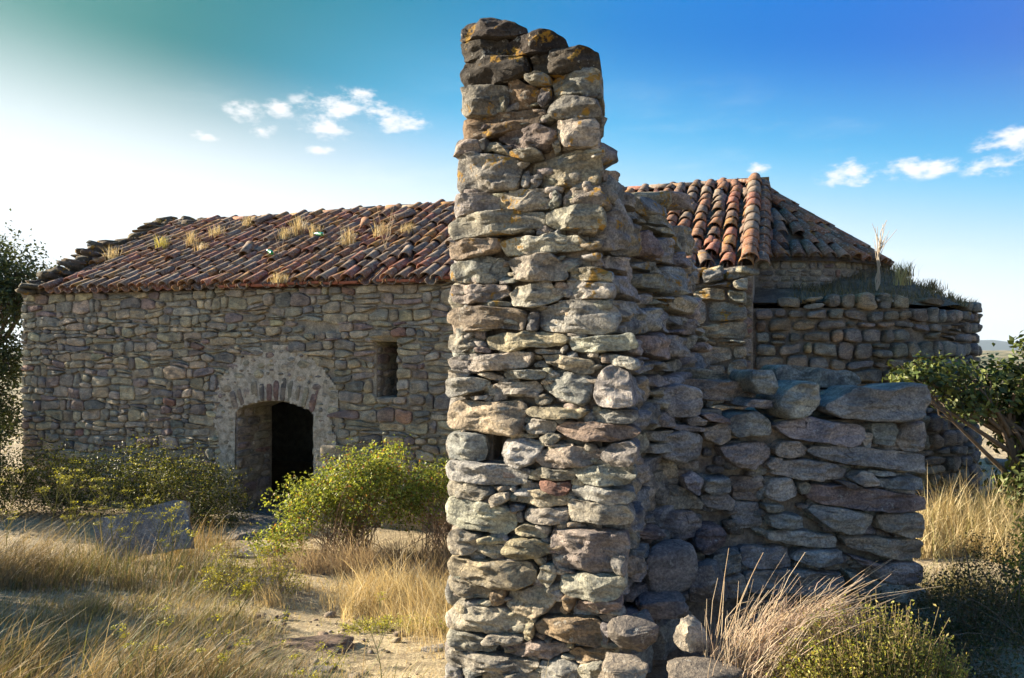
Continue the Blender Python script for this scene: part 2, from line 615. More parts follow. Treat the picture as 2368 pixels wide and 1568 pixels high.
def stone(poly, rng, bulge=0.06, depth=0.25, amp=0.012, res=0.025, rings=RING_HI, freq=9.0, facets=3, cut=0.24, mmin=10, mmax=64):
    """one stone: outline poly in wall coordinates (u, v); returns vertices (u, v, w) and faces; w points out of the wall"""
    p = np.asarray(poly, float)
    a2 = np.sum(p[:, 0] * np.roll(p[:, 1], -1) - np.roll(p[:, 0], -1) * p[:, 1])
    if a2 < 0:
        p = p[::-1]
    area = abs(a2) / 2
    o = chaikin(p, cut, 2 if rings is RING_HI else 1)
    per = np.sum(np.linalg.norm(o - np.roll(o, -1, 0), axis=1))
    m = int(np.clip(per / res, mmin, mmax))
    o = resample(o, m)
    c = o.mean(0)
    size = math.sqrt(area)
    off = np.array([rng.uniform(-50, 50) for _ in range(3)])
    if rings is RING_HI:
        e = fbm(np.c_[o * 14, np.zeros(m)] + off, 3, 4)[:, None]
        o = o + (o - c) / (np.linalg.norm(o - c, axis=1)[:, None] + 1e-6) * e * amp * 0.7
    k = rng.uniform(12, 34) if rings is RING_HI else rng.uniform(6, 14)
    tx, ty = rng.gauss(0, 0.06), rng.gauss(0.02, 0.07)
    pl = []
    for _ in range(facets):
        ph = rng.uniform(0, 2 * math.pi)
        pl.append((math.cos(ph), math.sin(ph), rng.uniform(0.12, 0.8), size * rng.uniform(0.05, 0.38), bulge * rng.uniform(0.82, 1.08)))
    V = []
    for s in rings:
        xy = c + (o - c) * s
        d = xy - c
        h = bulge * (1 - s ** k) ** 0.55 + (d[:, 0] * tx + d[:, 1] * ty) * (1 - s ** 8)
        for cx_, cy_, sl_, of_, b_ in pl:
            pw = b_ - sl_ * (d[:, 0] * cx_ + d[:, 1] * cy_ - of_)
            h = np.minimum(h, np.maximum(pw, 0.0 if s == 1.0 else 0.004))
        V.append(np.c_[xy, h])
    V.append(np.array([[c[0], c[1], V[-1][:, 2].mean()]]))
    nr = len(rings)
    # sides going back into the wall
    V2 = [np.c_[c + (o - c) * 1.0, np.full(m, -0.35 * depth)], np.c_[c + (o - c) * 0.93, np.full(m, -depth)]]
    A = np.vstack(V)
    B = np.vstack(V2)
    q = np.vstack([A, B])
    if rings is RING_HI:
        f1 = fbm(q * np.array([freq, freq * 1.5, freq]) + off, 5, 1, 0.62)
        f2 = fbm(q[:, [1, 2, 0]] * freq + off + 31, 3, 2)
        f3 = fbm(q[:, [2, 0, 1]] * freq + off + 77, 3, 3)
    else:
        f1 = fbm(q * np.array([freq, freq * 1.5, freq]) + off, 2, 1, 0.6)
        f2 = vnoise(q * freq + off + 31)
        f3 = np.roll(f2, 3)
    q[:, 2] += amp * 1.6 * f1
    if rings is RING_HI:                 # broken, layered faces: plateaus with sharp risers
        st = fbm(q * np.array([5.0, 11.0, 5.0]) + off + 5, 3, 6)
        ly = fbm(q * np.array([4.0, 34.0, 4.0]) + off + 9, 2, 7)
        q[:, 2] += amp * (0.9 * np.tanh(7 * st) + 0.6 * np.tanh(4 * ly))
    q[:, 0] += amp * 0.9 * f2
    q[:, 1] += amp * 0.9 * f3
    F = []
    for r_ in range(nr - 1):
        for i in range(m):
            j = (i + 1) % m
            F.append((r_ * m + i, r_ * m + j, (r_ + 1) * m + j, (r_ + 1) * m + i))
    cen = nr * m
    for i in range(m):
        F.append(((nr - 1) * m + i, (nr - 1) * m + (i + 1) % m, cen))
    b0 = cen + 1
    for i in range(m):
        j = (i + 1) % m
        F.append((b0 + i, b0 + j, j, i))
        F.append((b0 + m + i, b0 + m + j, b0 + j, b0 + i))
    F.append(tuple(b0 + m + i for i in range(m - 1, -1, -1)))
    return q, F


_ico = {}


def icosphere(n):
    if n in _ico:
        return _ico[n]
    import bmesh
    bm = bmesh.new()
    bmesh.ops.create_icosphere(bm, subdivisions=n, radius=1.0)
    v = np.array([x.co[:] for x in bm.verts])
    f = [tuple(q.index for q in g.verts) for g in bm.faces]
    bm.free()
    _ico[n] = (v, f)
    return _ico[n]


def rock(c, size, rng, sub=3, amp=0.13, yaw=None, box=0.55, tilt=0.15):
    """free-lying stone: a squarish faceted lump; size = half extents"""
    v, f = icosphere(sub)
    v = v.copy()
    e = 1 - box * 0.75
    v = np.sign(v) * np.abs(v) ** e
    v /= np.abs(v).max(1)[:, None] ** (0.35)
    off = np.array([rng.uniform(-50, 50) for _ in range(3)])
    for _ in range(6):
        n = np.array([rng.gauss(0, 1) for _ in range(3)])
        n /= np.linalg.norm(n)
        d = rng.uniform(0.7, 0.95)
        s = v @ n - d
        v = v - np.outer(np.maximum(s, 0), n)
    v *= 1 + amp * fbm(v * 1.6 + off, 5, 2, 0.6)[:, None]
    v = v * np.array(size)
    yaw = rng.uniform(0, 6.28) if yaw is None else yaw
    rm = Matrix.Rotation(yaw, 3, 'Z') @ Matrix.Rotation(rng.gauss(0, tilt), 3, 'X') @ Matrix.Rotation(rng.gauss(0, tilt), 3, 'Y')
    v = v @ np.array(rm).T
    return v + np.array(c), f


def plane_map(o, e, n, z0=0.0):
    o, e, n = (np.array([a[0], a[1], 0.0]) for a in (o, e, n))

    def fn(q):
        q = np.asarray(q, float)
        return o + np.outer(q[:, 0], e) + np.outer(q[:, 1] + z0, [0, 0, 1]) + np.outer(q[:, 2], n)
    return fn


def hexa(fn, u0, u1, v0, v1, w0, w1, nu=1, nv=1):
    """a block in wall coordinates, its front gridded so that it can follow a curve"""
    V, F = [], []
    for w_ in (w0, w1):
        for j in range(nv + 1):
            for i in range(nu + 1):
                V.append((u0 + (u1 - u0) * i / nu, v0 + (v1 - v0) * j / nv, w_))
    n1 = (nu + 1) * (nv + 1)
    def ix(k, i, j):
        return k * n1 + j * (nu + 1) + i
    for j in range(nv):
        for i in range(nu):
            F.append((ix(0, i, j), ix(0, i, j + 1), ix(0, i + 1, j + 1), ix(0, i + 1, j)))
            F.append((ix(1, i, j), ix(1, i + 1, j), ix(1, i + 1, j + 1), ix(1, i, j + 1)))
    for i in range(nu):
        F.append((ix(0, i, 0), ix(0, i + 1, 0), ix(1, i + 1, 0), ix(1, i, 0)))
        F.append((ix(0, i, nv), ix(1, i, nv), ix(1, i + 1, nv), ix(0, i + 1, nv)))
    for j in range(nv):
        F.append((ix(0, 0, j), ix(1, 0, j), ix(1, 0, j + 1), ix(0, 0, j + 1)))
        F.append((ix(0, nu, j), ix(0, nu, j + 1), ix(1, nu, j + 1), ix(1, nu, j)))
    return fn(np.array(V)), F


def courses(rng, u0, u1, z0, top, hr, wr, gap=0.012, skip=None, wav=0.035, seed=0, split=0.14, lean=0.02):
    """rubble laid in wavering courses: a list of outlines in (u, z)"""
    out = []
    zs = [z0]
    ztop = max(top(u) for u in np.linspace(u0, u1, 60))
    while zs[-1] < ztop:
        zs.append(zs[-1] + rng.uniform(*hr))

    def line(k, u):
        return zs[k] + wav * 0.8 * wob(u * 1.15, k * 0.83, seed) + 0.3 * wav * wob(u * 4.1, k * 2.3, seed)
    for k in range(len(zs) - 1):
        u = u0 - rng.uniform(0, 0.5 * wr[0])
        h = zs[k + 1] - zs[k]
        while u < u1 - 0.03:
            wd = rng.uniform(*wr) * (0.7 + 0.6 * rng.random())
            if rng.random() < 0.12:
                wd *= 1.55
            a, b = max(u, u0), min(u + wd, u1)
            if u1 - b < wr[0] * 0.5:
                b = u1
            u = b
            if b - a < 0.04:
                continue
            um = (a + b) / 2
            if zs[k] + h * 0.55 > top(um):
                continue
            g = gap * rng.uniform(0.5, 1.5)
            lo = [line(k, a + g), line(k, um), line(k, b - g)]
            hi = [line(k + 1, a + g), line(k + 1, um), line(k + 1, b - g)]
            parts = [(0.0, 1.0)]
            if rng.random() < split and h > 0.1:
                s = rng.uniform(0.35, 0.65)
                parts = [(0.0, s), (s, 1.0)]
            for s0, s1 in parts:
                def pt(uu, i, s):
                    return lo[i] * (1 - s) + hi[i] * s
                j = lambda: rng.gauss(0, 1) * lean
                gz = g * 0.8
                P = [(a + g + abs(j()) * .6, pt(a, 0, s0) + gz + abs(j()) * .5), (um + j(), pt(um, 1, s0) + gz), (b - g - abs(j()) * .6, pt(b, 2, s0) + gz + abs(j()) * .5),
                     (b - g - abs(j()) * .3, (pt(b, 2, s0) + pt(b, 2, s1)) / 2), (b - g - abs(j()) * .8, pt(b, 2, s1) - gz - abs(j()) * .7), (um + j(), pt(um, 1, s1) - gz),
                     (a + g + abs(j()) * .8, pt(a, 0, s1) - gz - abs(j()) * .7), (a + g, (pt(a, 0, s0) + pt(a, 0, s1)) / 2)]
                if skip and skip(um, (pt(um, 1, s0) + pt(um, 1, s1)) / 2, a, b):
                    continue
                out.append(np.array(P))
    return out


def lay(polys, fn, rng, mat, parent, palette, bulge, depth, amp, res, rings, name='stone', limit=300, score=None, facets=2, freq=9.0, wj=0.012, restname='stones', mmax=40):
    """lay outlines as stones: the first `limit` by score as parts, the rest joined"""
    idx = list(range(len(polys)))
    if score:
        idx.sort(key=lambda i: -score(polys[i]))
    bag = None
    for r_, i in enumerate(idx):
        P = polys[i]
        q, F = stone(P, rng, bulge * rng.uniform(0.6, 1.4), depth, amp, res, rings, freq, facets, 0.17, mmax=mmax)
        q[:, 2] += rng.gauss(0, wj)
        V = fn(q)
        col = pick(palette, rng)
        if r_ < limit:
            obj(name, V, F, mat, parent, col)
        else:
            bag = bag or Bag()
            bag.add(V, F, col)
    if bag:
        o = bag.build(restname, mat, parent)
        o['kind'] = 'stuff'


def pick(palette, rng):
    tot = sum(p[0] for p in palette)
    x = rng.uniform(0, tot)
    for wgt, c in palette:
        x -= wgt
        if x <= 0:
            break
    k = rng.uniform(0.78, 1.22)
    return np.array([min(0.8, a * k * rng.uniform(0.95, 1.05)) for a in c])


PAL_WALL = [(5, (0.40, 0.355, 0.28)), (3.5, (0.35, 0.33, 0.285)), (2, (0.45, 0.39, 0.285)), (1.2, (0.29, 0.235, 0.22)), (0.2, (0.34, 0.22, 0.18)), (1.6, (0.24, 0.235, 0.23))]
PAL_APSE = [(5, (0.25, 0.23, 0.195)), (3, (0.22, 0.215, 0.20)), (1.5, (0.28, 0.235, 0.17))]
PAL_GRANITE = [(5, (0.375, 0.36, 0.325)), (3, (0.33, 0.335, 0.33)), (2.5, (0.41, 0.365, 0.29)), (0.6, (0.34, 0.285, 0.26))]

# ------------------------------------------------------------------ the chapel
chapel = empty('stone_chapel', (float(L2[0]), float(L2[1]), -0.5), 'long low abandoned stone chapel with red tile roof and rounded apse', 'chapel')
chapel['kind'] = 'thing'
rng = random.Random(11)
fac = plane_map(L2, D2, -N2)                     # u along the long side, w out of it
Z0 = -0.75
DU0, DU1, DSPR, DRISE = 4.47, 5.83, 1.03, 0.15   # door opening
WU0, WU1, WZ0, WZ1 = 6.86, 7.20, 1.27, 2.05      # slit window


def arch_z(u):
    t = (u - (DU0 + DU1) / 2) / ((DU1 - DU0) / 2)
    return DSPR + DRISE * (1 - np.clip(t, -1, 1) ** 2)


# wall body, 0.85 m thick, built round the openings; stones stand proud of it
WB, WT = -0.034, -0.85
core = Bag()
for a in [(0.0, DU0, Z0, 2.93), (DU1, WU0, Z0, 2.93), (WU1, ULEN, Z0, 2.93), (WU0, WU1, Z0, WZ0), (WU0, WU1, WZ1, 2.93)]:
    core.add(*hexa(fac, a[0], a[1], a[2], a[3], WB, WT), 1.0)
nA = 12
us = np.linspace(DU0, DU1, nA + 1)
for i in range(nA):
    z0, z1 = float(arch_z(us[i])), float(arch_z(us[i + 1]))
    V = fac(np.array([(us[i], z0, WB), (us[i + 1], z1, WB), (us[i + 1], 2.93, WB), (us[i], 2.93, WB), (us[i], z0, WT), (us[i + 1], z1, WT), (us[i + 1], 2.93, WT), (us[i], 2.93, WT)]))
    core.add(V, [(0, 1, 2, 3), (7, 6, 5, 4), (0, 4, 5, 1), (3, 2, 6, 7)], 1.0)
fwall = core.build('long_wall', M_WMORTAR, chapel, smooth=False)

# other walls of the nave (behind): west gable, east gable, far side
bk = Bag()
for u0, u1 in ((0.0, 0.7), (ULEN - 0.7, ULEN)):
    prof = [(-0.05, Z0), (2 * HALF, Z0), (2 * HALF, EAVE - 0.03), (HALF, RIDGE - 0.12), (0.86, EAVE + 0.4), (-0.05 + 0.9, EAVE - 0.03)]
    prof = [(0.86, Z0), (2 * HALF, Z0), (2 * HALF, EAVE - 0.1), (HALF, RIDGE - 0.16), (0.86, EAVE + 0.30)]
    V = [(u0, z, -n_) for n_, z in prof] + [(u1, z, -n_) for n_, z in prof]
    k = len(prof)
    bk.add(fac(np.array(V)), [tuple(range(k)), tuple(range(2 * k - 1, k - 1, -1))] + [(i, i + k, (i + 1) % k + k, (i + 1) % k) for i in range(k)], 1.0)
bk.add(*hexa(fac, 0.7, ULEN - 0.7, Z0, EAVE - 0.1, -2 * HALF + 0.8, -2 * HALF), 1.0)
bk.add(*hexa(fac, 0.01, 0.69, EAVE - 0.03, EAVE + 0.02, WB, -0.85), 1.0)
bk.build('gable_and_rear_wall', M_WMORTAR, chapel, smooth=False)

# stones of the long side
def surround(u, z):
    um = (DU0 + DU1) / 2
    if z < DSPR:
        return DU0 - 0.40 - 0.07 * wob(z * 2.3, 1.0) < u < DU1 + 0.40 + 0.09 * wob(z * 2.1, 3.0)
    a = math.atan2(z - DSPR, u - um)
    rr = 1 + 0.10 * wob(a * 2.0, 2.0) + 0.04 * wob(a * 7.0, 5.0)
    return ((u - um - 0.03) / 1.10) ** 2 + ((z - DSPR) / 0.98) ** 2 < rr


def skip_f(u, z, a, b):
    if surround(u, z):
        return True
    if (abs(u - 5.95) < 0.42 and abs(z - 2.30) < 0.045):     # long gap under a stone
        return True
    return False


top_f = lambda u: 2.93
polys = courses(rng, 0.0, ULEN, -0.72, top_f, (0.06, 0.18), (0.11, 0.40), 0.006, skip_f, 0.07, 1, 0.25, 0.020)
def seen_left(P):
    u, z = P.mean(0)
    X, Y = L2 + D2 * u
    px = CX + FPX * X / Y
    py = HY - FPX * (z - CAMZ) / Y
    vis = (px < 1010 and py < 1080) or px > 1610
    wdt = np.ptp(P[:, 0]) * np.ptp(P[:, 1])
    return (1 if vis else 0) + wdt / Y ** 2 * 10
polys = [P for P in polys if seen_left(P) > 1 or P[:, 1].mean() > -0.3]
out_p = []
for P in polys:                        # stones stop at the edges of the window
    zc = P[:, 1].mean()
    if WZ0 - 0.03 < zc < WZ1 + 0.09 and P[:, 0].max() > WU0 and P[:, 0].min() < WU1:
        if zc > WZ1 + 0.02:
            continue
        for lo_, hi_ in ((-9.0, WU0 - 0.003), (WU1 + 0.003, 99.0)):
            Q = P.copy()
            Q[:, 0] = np.clip(Q[:, 0], lo_, hi_)
            if np.ptp(Q[:, 0]) > 0.06:
                out_p.append(Q)
    else:
        out_p.append(P)
polys = out_p
lay(polys, fac, rng, M_WALL, fwall, PAL_WALL, 0.030, 0.10, 0.012, 0.035, RING_MD, limit=300, score=seen_left, mmax=24, wj=0.008)

# rough thickening of the wall behind the pillar, its broken top grown with lichen
bcore = obj('buttress', *hexa(fac, 9.35, 11.80, Z0, 2.76, 0.34, -0.02), M_MORTAR, chapel, smooth=False)
but = plane_map(L2 - N2 * 0.38, D2, -N2)
btop = lambda u: 2.86 + 0.07 * wob(u * 2.0, 1.0)
for P in courses(rng, 9.4, 11.86, 0.2, btop, (0.10, 0.20), (0.18, 0.52), 0.012, lambda u, z, a, b: rng.random() < 0.05, 0.08, 14, 0.25, 0.02):
    q, F = stone(P, rng, rng.uniform(0.05, 0.11), 0.2, 0.015, 0.022, RING_HI, 10.0, 5, 0.13, mmin=14, mmax=40)
    q[:, 2] += rng.gauss(0, 0.035)
    obj('stone', but(q), F, M_PILLAR, bcore, pick(PAL_GRANITE, rng) * 0.95, sharp=42)
for k in range(22):
    u = 9.4 + 2.4 * k / 21
    obj('stone', *rock(fac(np.array([[u, btop(u) + rng.uniform(-0.05, 0.02), rng.uniform(0.05, 0.36)]]))[0], (rng.uniform(0.1, 0.2), rng.uniform(0.1, 0.18), rng.uniform(0.04, 0.075)), rng, 3, 0.3, -TH + rng.gauss(0, 0.3), 0.8, 0.1), M_PILLAR, bcore, pick(PAL_GRANITE, rng) * 0.85)

# slab lintel and sill of the slit window, stones lining its reveal
q, F = stone([(WU0 - 0.38, WZ1 + 0.01), (WU1 + 0.08, WZ1 + 0.0), (WU1 + 0.10, WZ1 + 0.07), (WU0 + 0.1, WZ1 + 0.10), (WU0 - 0.25, WZ1 + 0.06)], rng, 0.06, 0.5, 0.008, 0.03, RING_MD)
win = obj('window_lintel', fac(q), F, M_WALL, fwall, (0.34, 0.27, 0.17))
rvl = plane_map(L2 + D2 * WU0, -N2 * -1, D2)     # left reveal, u goes inwards
for P in courses(rng, 0.05, 0.75, WZ0, lambda u: WZ1, (0.09, 0.16), (0.2, 0.4), 0.008, None, 0.02, 3):
    q, F = stone(P, rng, 0.02, 0.08, 0.006, 0.05, RING_LO)
    obj('reveal_stone', rvl(q), F, M_WALL, fwall, pick(PAL_WALL, rng))
obj('window_sill', *hexa(fac, WU0 - 0.02, WU1 + 0.02, WZ0 - 0.06, WZ0 + 0.004, 0.0, -0.8), M_WMORTAR, fwall, smooth=False)

# plastered surround of the door, with rubble showing through it and a flat arch of thin voussoirs
SUR = []
gu, gz = np.meshgrid(np.linspace(DU0 - 0.62, DU1 + 0.70, 80), np.linspace(Z0, DSPR + 1.05, 80), indexing='ij')
ok = np.zeros(gu.shape, bool)
for i in range(80):
    for j in range(80):
        u, z = gu[i, j], gz[i, j]
        e = 0.05 * wob(u * 2.2, z * 2.2)
        ok[i, j] = surround(u + e, z + e) and not (DU0 < u < DU1 and z < arch_z(u))
# snap the inner rim to the opening
su, sz = gu.copy(), gz.copy()
hw = 0.034 * fbm(np.stack([gu.ravel() * 5, gz.ravel() * 5, gu.ravel() * 0], -1), 4, 7).reshape(gu.shape) + 0.004
pts = np.stack([su, sz, hw], -1).reshape(-1, 3)
F = []
for i in range(79):
    for j in range(79):
        k = [(i, j), (i + 1, j), (i + 1, j + 1), (i, j + 1)]
        if sum(ok[a] for a in k) >= 3:
            F.append(tuple(a * 80 + b for a, b in k))
used = sorted({i for f in F for i in f})
mp = {i: n_ for n_, i in enumerate(used)}
plaster = obj('door_surround', fac(pts[used]), [tuple(mp[i] for i in f) for f in F], M_PLASTER, chapel)
um = (DU0 + DU1) / 2
nv = 12
for k in range(nv):
    a0 = -1.0 + 2.0 * k / nv + 0.012
    a1 = -1.0 + 2.0 * (k + 1) / nv - rng.uniform(0.03, 0.07)
    u_0, u_1 = um + a0 * 0.72, um + a1 * 0.72
    fan = 0.30
    h = rng.uniform(0.26, 0.37)
    P = [(u_0, float(arch_z(u_0)) + 0.006), (u_1, float(arch_z(u_1)) + 0.006), (u_1 + a1 * fan * h, float(arch_z(u_1)) + h), (u_0 + a0 * fan * h, float(arch_z(u_0)) + h * rng.uniform(0.85, 1.05))]
    q, F = stone(P, rng, 0.026, 0.3, 0.009, 0.03, RING_MD, cut=0.14)
    obj('voussoir', fac(q), F, M_WALL, plaster, pick([(3, (0.30, 0.265, 0.22)), (2, (0.22, 0.205, 0.19)), (1, (0.28, 0.19, 0.17))], rng))
n_s = 0
placed = []
while n_s < 300:
    u, z = rng.uniform(DU0 - 0.5, DU1 + 0.6), rng.uniform(-0.5, DSPR + 1.0)
    if not surround(u, z) or (DU0 - 0.03 < u < DU1 + 0.03 and z < arch_z(u) + 0.40):
        n_s += 0.05
        continue
    a, b = (rng.uniform(0.07, 0.15), rng.uniform(0.04, 0.075)) if n_s < 60 else (rng.uniform(0.025, 0.08), rng.uniform(0.015, 0.04))
    if DU0 - a - 0.03 < u < DU1 + a + 0.03 and z < DSPR + 0.2:
        n_s += 0.05
        continue
    if any(abs(u - p[0]) < a + p[2] and abs(z - p[1]) < b + p[3] for p in placed):
        n_s += 0.2
        continue
    placed.append((u, z, a, b))
    P = [(u + a * math.cos(t) * rng.uniform(0.75, 1.1), z + b * math.sin(t) * rng.uniform(0.7, 1.2)) for t in np.linspace(0, 5.2, 6)]
    q, F = stone(P, rng, 0.016, 0.05, 0.012, 0.03, RING_MD, cut=0.15)
    q[:, 2] += rng.uniform(-0.004, 0.004)
    obj('stone', fac(q), F, M_WALL, plaster, pick(PAL_WALL, rng))
    n_s += 1
# jambs: stones lining both sides of the opening
for nm, o_, nn, iu in (('left', DU0, D2, 1), ('right', DU1, -D2, 1)):
    jm = plane_map(L2 + D2 * o_, N2, nn)
    for P in courses(rng, 0.015, 0.82, -0.72, lambda u: DSPR + 0.02, (0.10, 0.19), (0.22, 0.42), 0.008, None, 0.03, 5, 0.05):
        q, F = stone(P, rng, 0.03, 0.06, 0.006, 0.04, RING_MD)
        obj('jamb_stone', jm(q), F, M_WALL, plaster, pick(PAL_WALL, rng))
obj('threshold', *rock(fac(np.array([[um, -0.60, 0.05]]))[0], (0.75, 0.32, 0.075), rng, 3, 0.1, -TH, 0.8, 0.02), M_WALL, chapel, (0.25, 0.24, 0.22))

# ------------------------------------------------------------------ clay tiles
def tile_mesh(name, ln, r0, r1, col, thick=0.013, seg=7, flip=False):
    """half-barrel tile: axis along +Y, wide end at y = 0"""
    V, F = [], []
    for y, r in ((0, r0), (ln, r1)):
        for rr in (r, r - thick):
            for k in range(seg + 1):
                a = math.pi * k / seg
                V.append((rr * math.cos(a), y, rr * math.sin(a) * 0.92))
    n = seg + 1
    for k in range(seg):
        F.append((k, k + 1, 2 * n + k + 1, 2 * n + k))
        F.append((n + k + 1, n + k, 3 * n + k, 3 * n + k + 1))
        F.append((k, n + k, n + k + 1, k + 1))
        F.append((2 * n + k, 2 * n + k + 1, 3 * n + k + 1, 3 * n + k))
    F.append((0, 2 * n, 3 * n, n))
    F.append((n - 1, 2 * n - 1, 4 * n - 1, 3 * n - 1))
    V = np.array(V)
    if flip:
        V[:, 2] *= -1
        F = [f[::-1] for f in F]
    return V, F


TCOL = [(0.24, 0.115, 0.07), (0.19, 0.105, 0.07), (0.27, 0.135, 0.075), (0.18, 0.125, 0.095), (0.29, 0.155, 0.06), (0.22, 0.17, 0.135), (0.14, 0.09, 0.068), (0.29, 0.12, 0.085)]
TILES = []
for k, c in enumerate(TCOL):
    V, F = tile_mesh('t', 0.40, 0.092, 0.074, c)
    dv = fbm(V * 6 + k * 9, 2, k)[:, None] * 0.006
    V = V + dv
    TILES.append((build_mesh('roof_tile', V, F, M_TILE, c), V, F, c))
PANV, PANF = tile_mesh('p', 0.42, 0.088, 0.10, None, flip=True)


def basis(x, y, z):
    return Matrix((x, y, z)).transposed()


SL = math.hypot(HALF, RIDGE - EAVE)
cosr, sinr = HALF / SL, (RIDGE - EAVE) / SL
up3 = np.array([N2[0] * cosr, N2[1] * cosr, sinr])
d3 = np.array([D2[0], D2[1], 0.0])
nm3 = np.cross(d3, up3)
O3 = np.array([L2[0], L2[1], EAVE])


def sag(u, t):
    return 0.045 * float(vnoise(np.array([[u * 0.5, t * 0.7, 4.0]]), 2)[0]) - 0.03 * math.sin(math.pi * u / ULEN)


def roof_pt(u, t, h=0.0):
    return O3 + d3 * u + up3 * t + nm3 * (h + sag(u, t))


roof_v, roof_f = [], []
nu, nt = 40, 10
for i in range(nu + 1):
    for j in range(nt + 1):
        roof_v.append(roof_pt(0.25 + (ULEN - 0.25) * i / nu, -0.10 + (SL + 0.10) * j / nt, -0.05))
for i in range(nu):
    for j in range(nt):
        a = i * (nt + 1) + j
        roof_f.append((a, a + nt + 1, a + nt + 2, a + 1))
k = len(roof_v)
ridge_a, ridge_b = roof_pt(0.25, SL, -0.05), roof_pt(ULEN, SL, -0.05)
ba, bb = ridge_a + np.array([N2[0] * HALF * 1.03, N2[1] * HALF * 1.03, -(RIDGE - EAVE) * 1.03]), ridge_b + np.array([N2[0] * HALF * 1.03, N2[1] * HALF * 1.03, -(RIDGE - EAVE) * 1.03])
roof_v += [ridge_a, ridge_b, bb, ba]
roof_f += [(k, k + 1, k + 2, k + 3)]
roof = obj('roof', roof_v, roof_f, mortar_mat('roof_bed', (0.10, 0.08, 0.06, 1), (0.2, 0.15, 0.11, 1)), chapel)

COLS, EXPO = 0.205, 0.305
cover, pans = [], Bag()
ncol = int((ULEN - 0.2) / COLS)
for i in range(ncol + 1):
    u = ULEN - 0.10 - i * COLS
    colj = rng.gauss(0, 0.012)
    for j in range(12):
        t = -0.13 + j * EXPO + rng.gauss(0, 0.02) + 0.10 * (i % 2 == 0) * (j > 0)
        if t > SL - 0.12:
            continue
        vmin = 0.55 + 0.35 * float(vnoise(np.array([[t * 1.3, 0.5, 0.5]]), 9)[0])
        if u < vmin:
            continue
        # pans between the covers
        up_ = u - COLS / 2
        if up_ > vmin:
            y3 = up3 + nm3 * 0.03
            rm = np.array(basis(Vector(d3), Vector(y3).normalized(), Vector(nm3)))
            cc = rng.choice(TCOL)
            pans.add(PANV @ rm.T + roof_pt(up_, t - 0.03, 0.062), PANF, np.array(cc) * rng.uniform(0.6, 1.0))
        messy = float(vnoise(np.array([[u * 0.9, t * 1.1, 7.0]]), 12)[0])
        if rng.random() < 0.03 + 0.22 * max(0, messy):
            continue
        yaw = rng.gauss(0, 0.05 + 0.16 * max(0, messy))
        lift = 0.045 + rng.gauss(0, 0.008) + 0.02 * max(0, messy)
        x3 = d3 * math.cos(yaw) + up3 * math.sin(yaw)
        y3 = up3 * math.cos(yaw) - d3 * math.sin(yaw) + nm3 * rng.gauss(-0.035, 0.02)
        y3 = y3 / np.linalg.norm(y3)
        z3 = np.cross(x3, y3)
        cover.append((u + colj + rng.gauss(0, 0.008), t, lift, basis(Vector(x3), Vector(y3), Vector(z3)), rng.randrange(len(TILES))))


for k in range(12):                      # slipped and broken tiles lying on the others
    u, t = rng.uniform(1.5, 11.6), rng.uniform(0.4, 2.9)
    yaw = rng.choice([-1, 1]) * rng.uniform(0.2, 0.65)
    x3 = d3 * math.cos(yaw) + up3 * math.sin(yaw)
    y3 = up3 * math.cos(yaw) - d3 * math.sin(yaw) + nm3 * rng.gauss(0.0, 0.12)
    y3 = y3 / np.linalg.norm(y3)
    cover.append((u, t, 0.105, basis(Vector(x3), Vector(y3), Vector(np.cross(x3, y3))), rng.randrange(len(TILES))))


def seen_tile(c):
    p = roof_pt(c[0], c[1], 0)
    px = CX + FPX * p[0] / p[1]
    hid = 1020 < px < 1440 or (1440 <= px < 1600 and c[1] < 1.2) or (px > 1600 and c[1] < 0.15)
    return (-10 if hid else 0) + 1.0 / p[1]


cover.sort(key=lambda c: -seen_tile(c))
rest = Bag()
for r_, (u, t, lift, rm, k) in enumerate(cover):
    p = roof_pt(u, t, lift)
    if r_ < 300:
        link('roof_tile', TILES[k][0], p, roof, rm)
    else:
        rest.add(TILES[k][1] @ np.array(rm).T + p, TILES[k][2], TILES[k][3])
rest.build('roof_tiles', M_TILE, roof)['kind'] = 'stuff'
pans.build('pan_tiles', M_TILE, roof)['kind'] = 'stuff'

# ridge tiles, verge tiles, bedding of the ridge
u = 1.35
x3 = np.array([N2[0], N2[1], 0.0])
while u < ULEN - 0.2:
    yv = Vector((d3[0], d3[1], 0.03 + rng.gauss(0, 0.012))).normalized()
    xv = Vector((-x3[0], -x3[1], 0))
    zv = xv.cross(yv)
    k = rng.randrange(len(TILES))
    o = link('ridge_tile', TILES[k][0], roof_pt(u, SL, 0) + np.array([0, 0, 0.0 + rng.gauss(0, 0.008)]), roof, basis(xv, yv, zv))
    o.scale = (1.25, 1.12, 1.15)
    u += 0.34 + rng.uniform(-0.02, 0.03)
for j in range(12):
    t = -0.10 + j * 0.295
    if t > SL - 0.33:
        break
    yaw = rng.gauss(0, 0.03)
    xx = d3 * math.cos(yaw) + up3 * math.sin(yaw)
    yy = up3 * math.cos(yaw) - d3 * math.sin(yaw)
    k = rng.choice([0, 2, 4, 5, 7])
    o = link('verge_tile', TILES[k][0], roof_pt(ULEN - 0.03, t, 0.10), roof, basis(Vector(xx), Vector(yy), Vector(np.cross(xx, yy))))
    o.scale = (1.15, 1.05, 1.15)
    o = link('verge_tile', TILES[(k + 1) % 8][0], roof_pt(ULEN + 0.10, t + 0.03, 0.0), roof, basis(Vector(xx), Vector(yy), Vector(np.cross(xx, yy))))
    o.scale = (1.1, 1.05, 1.1)
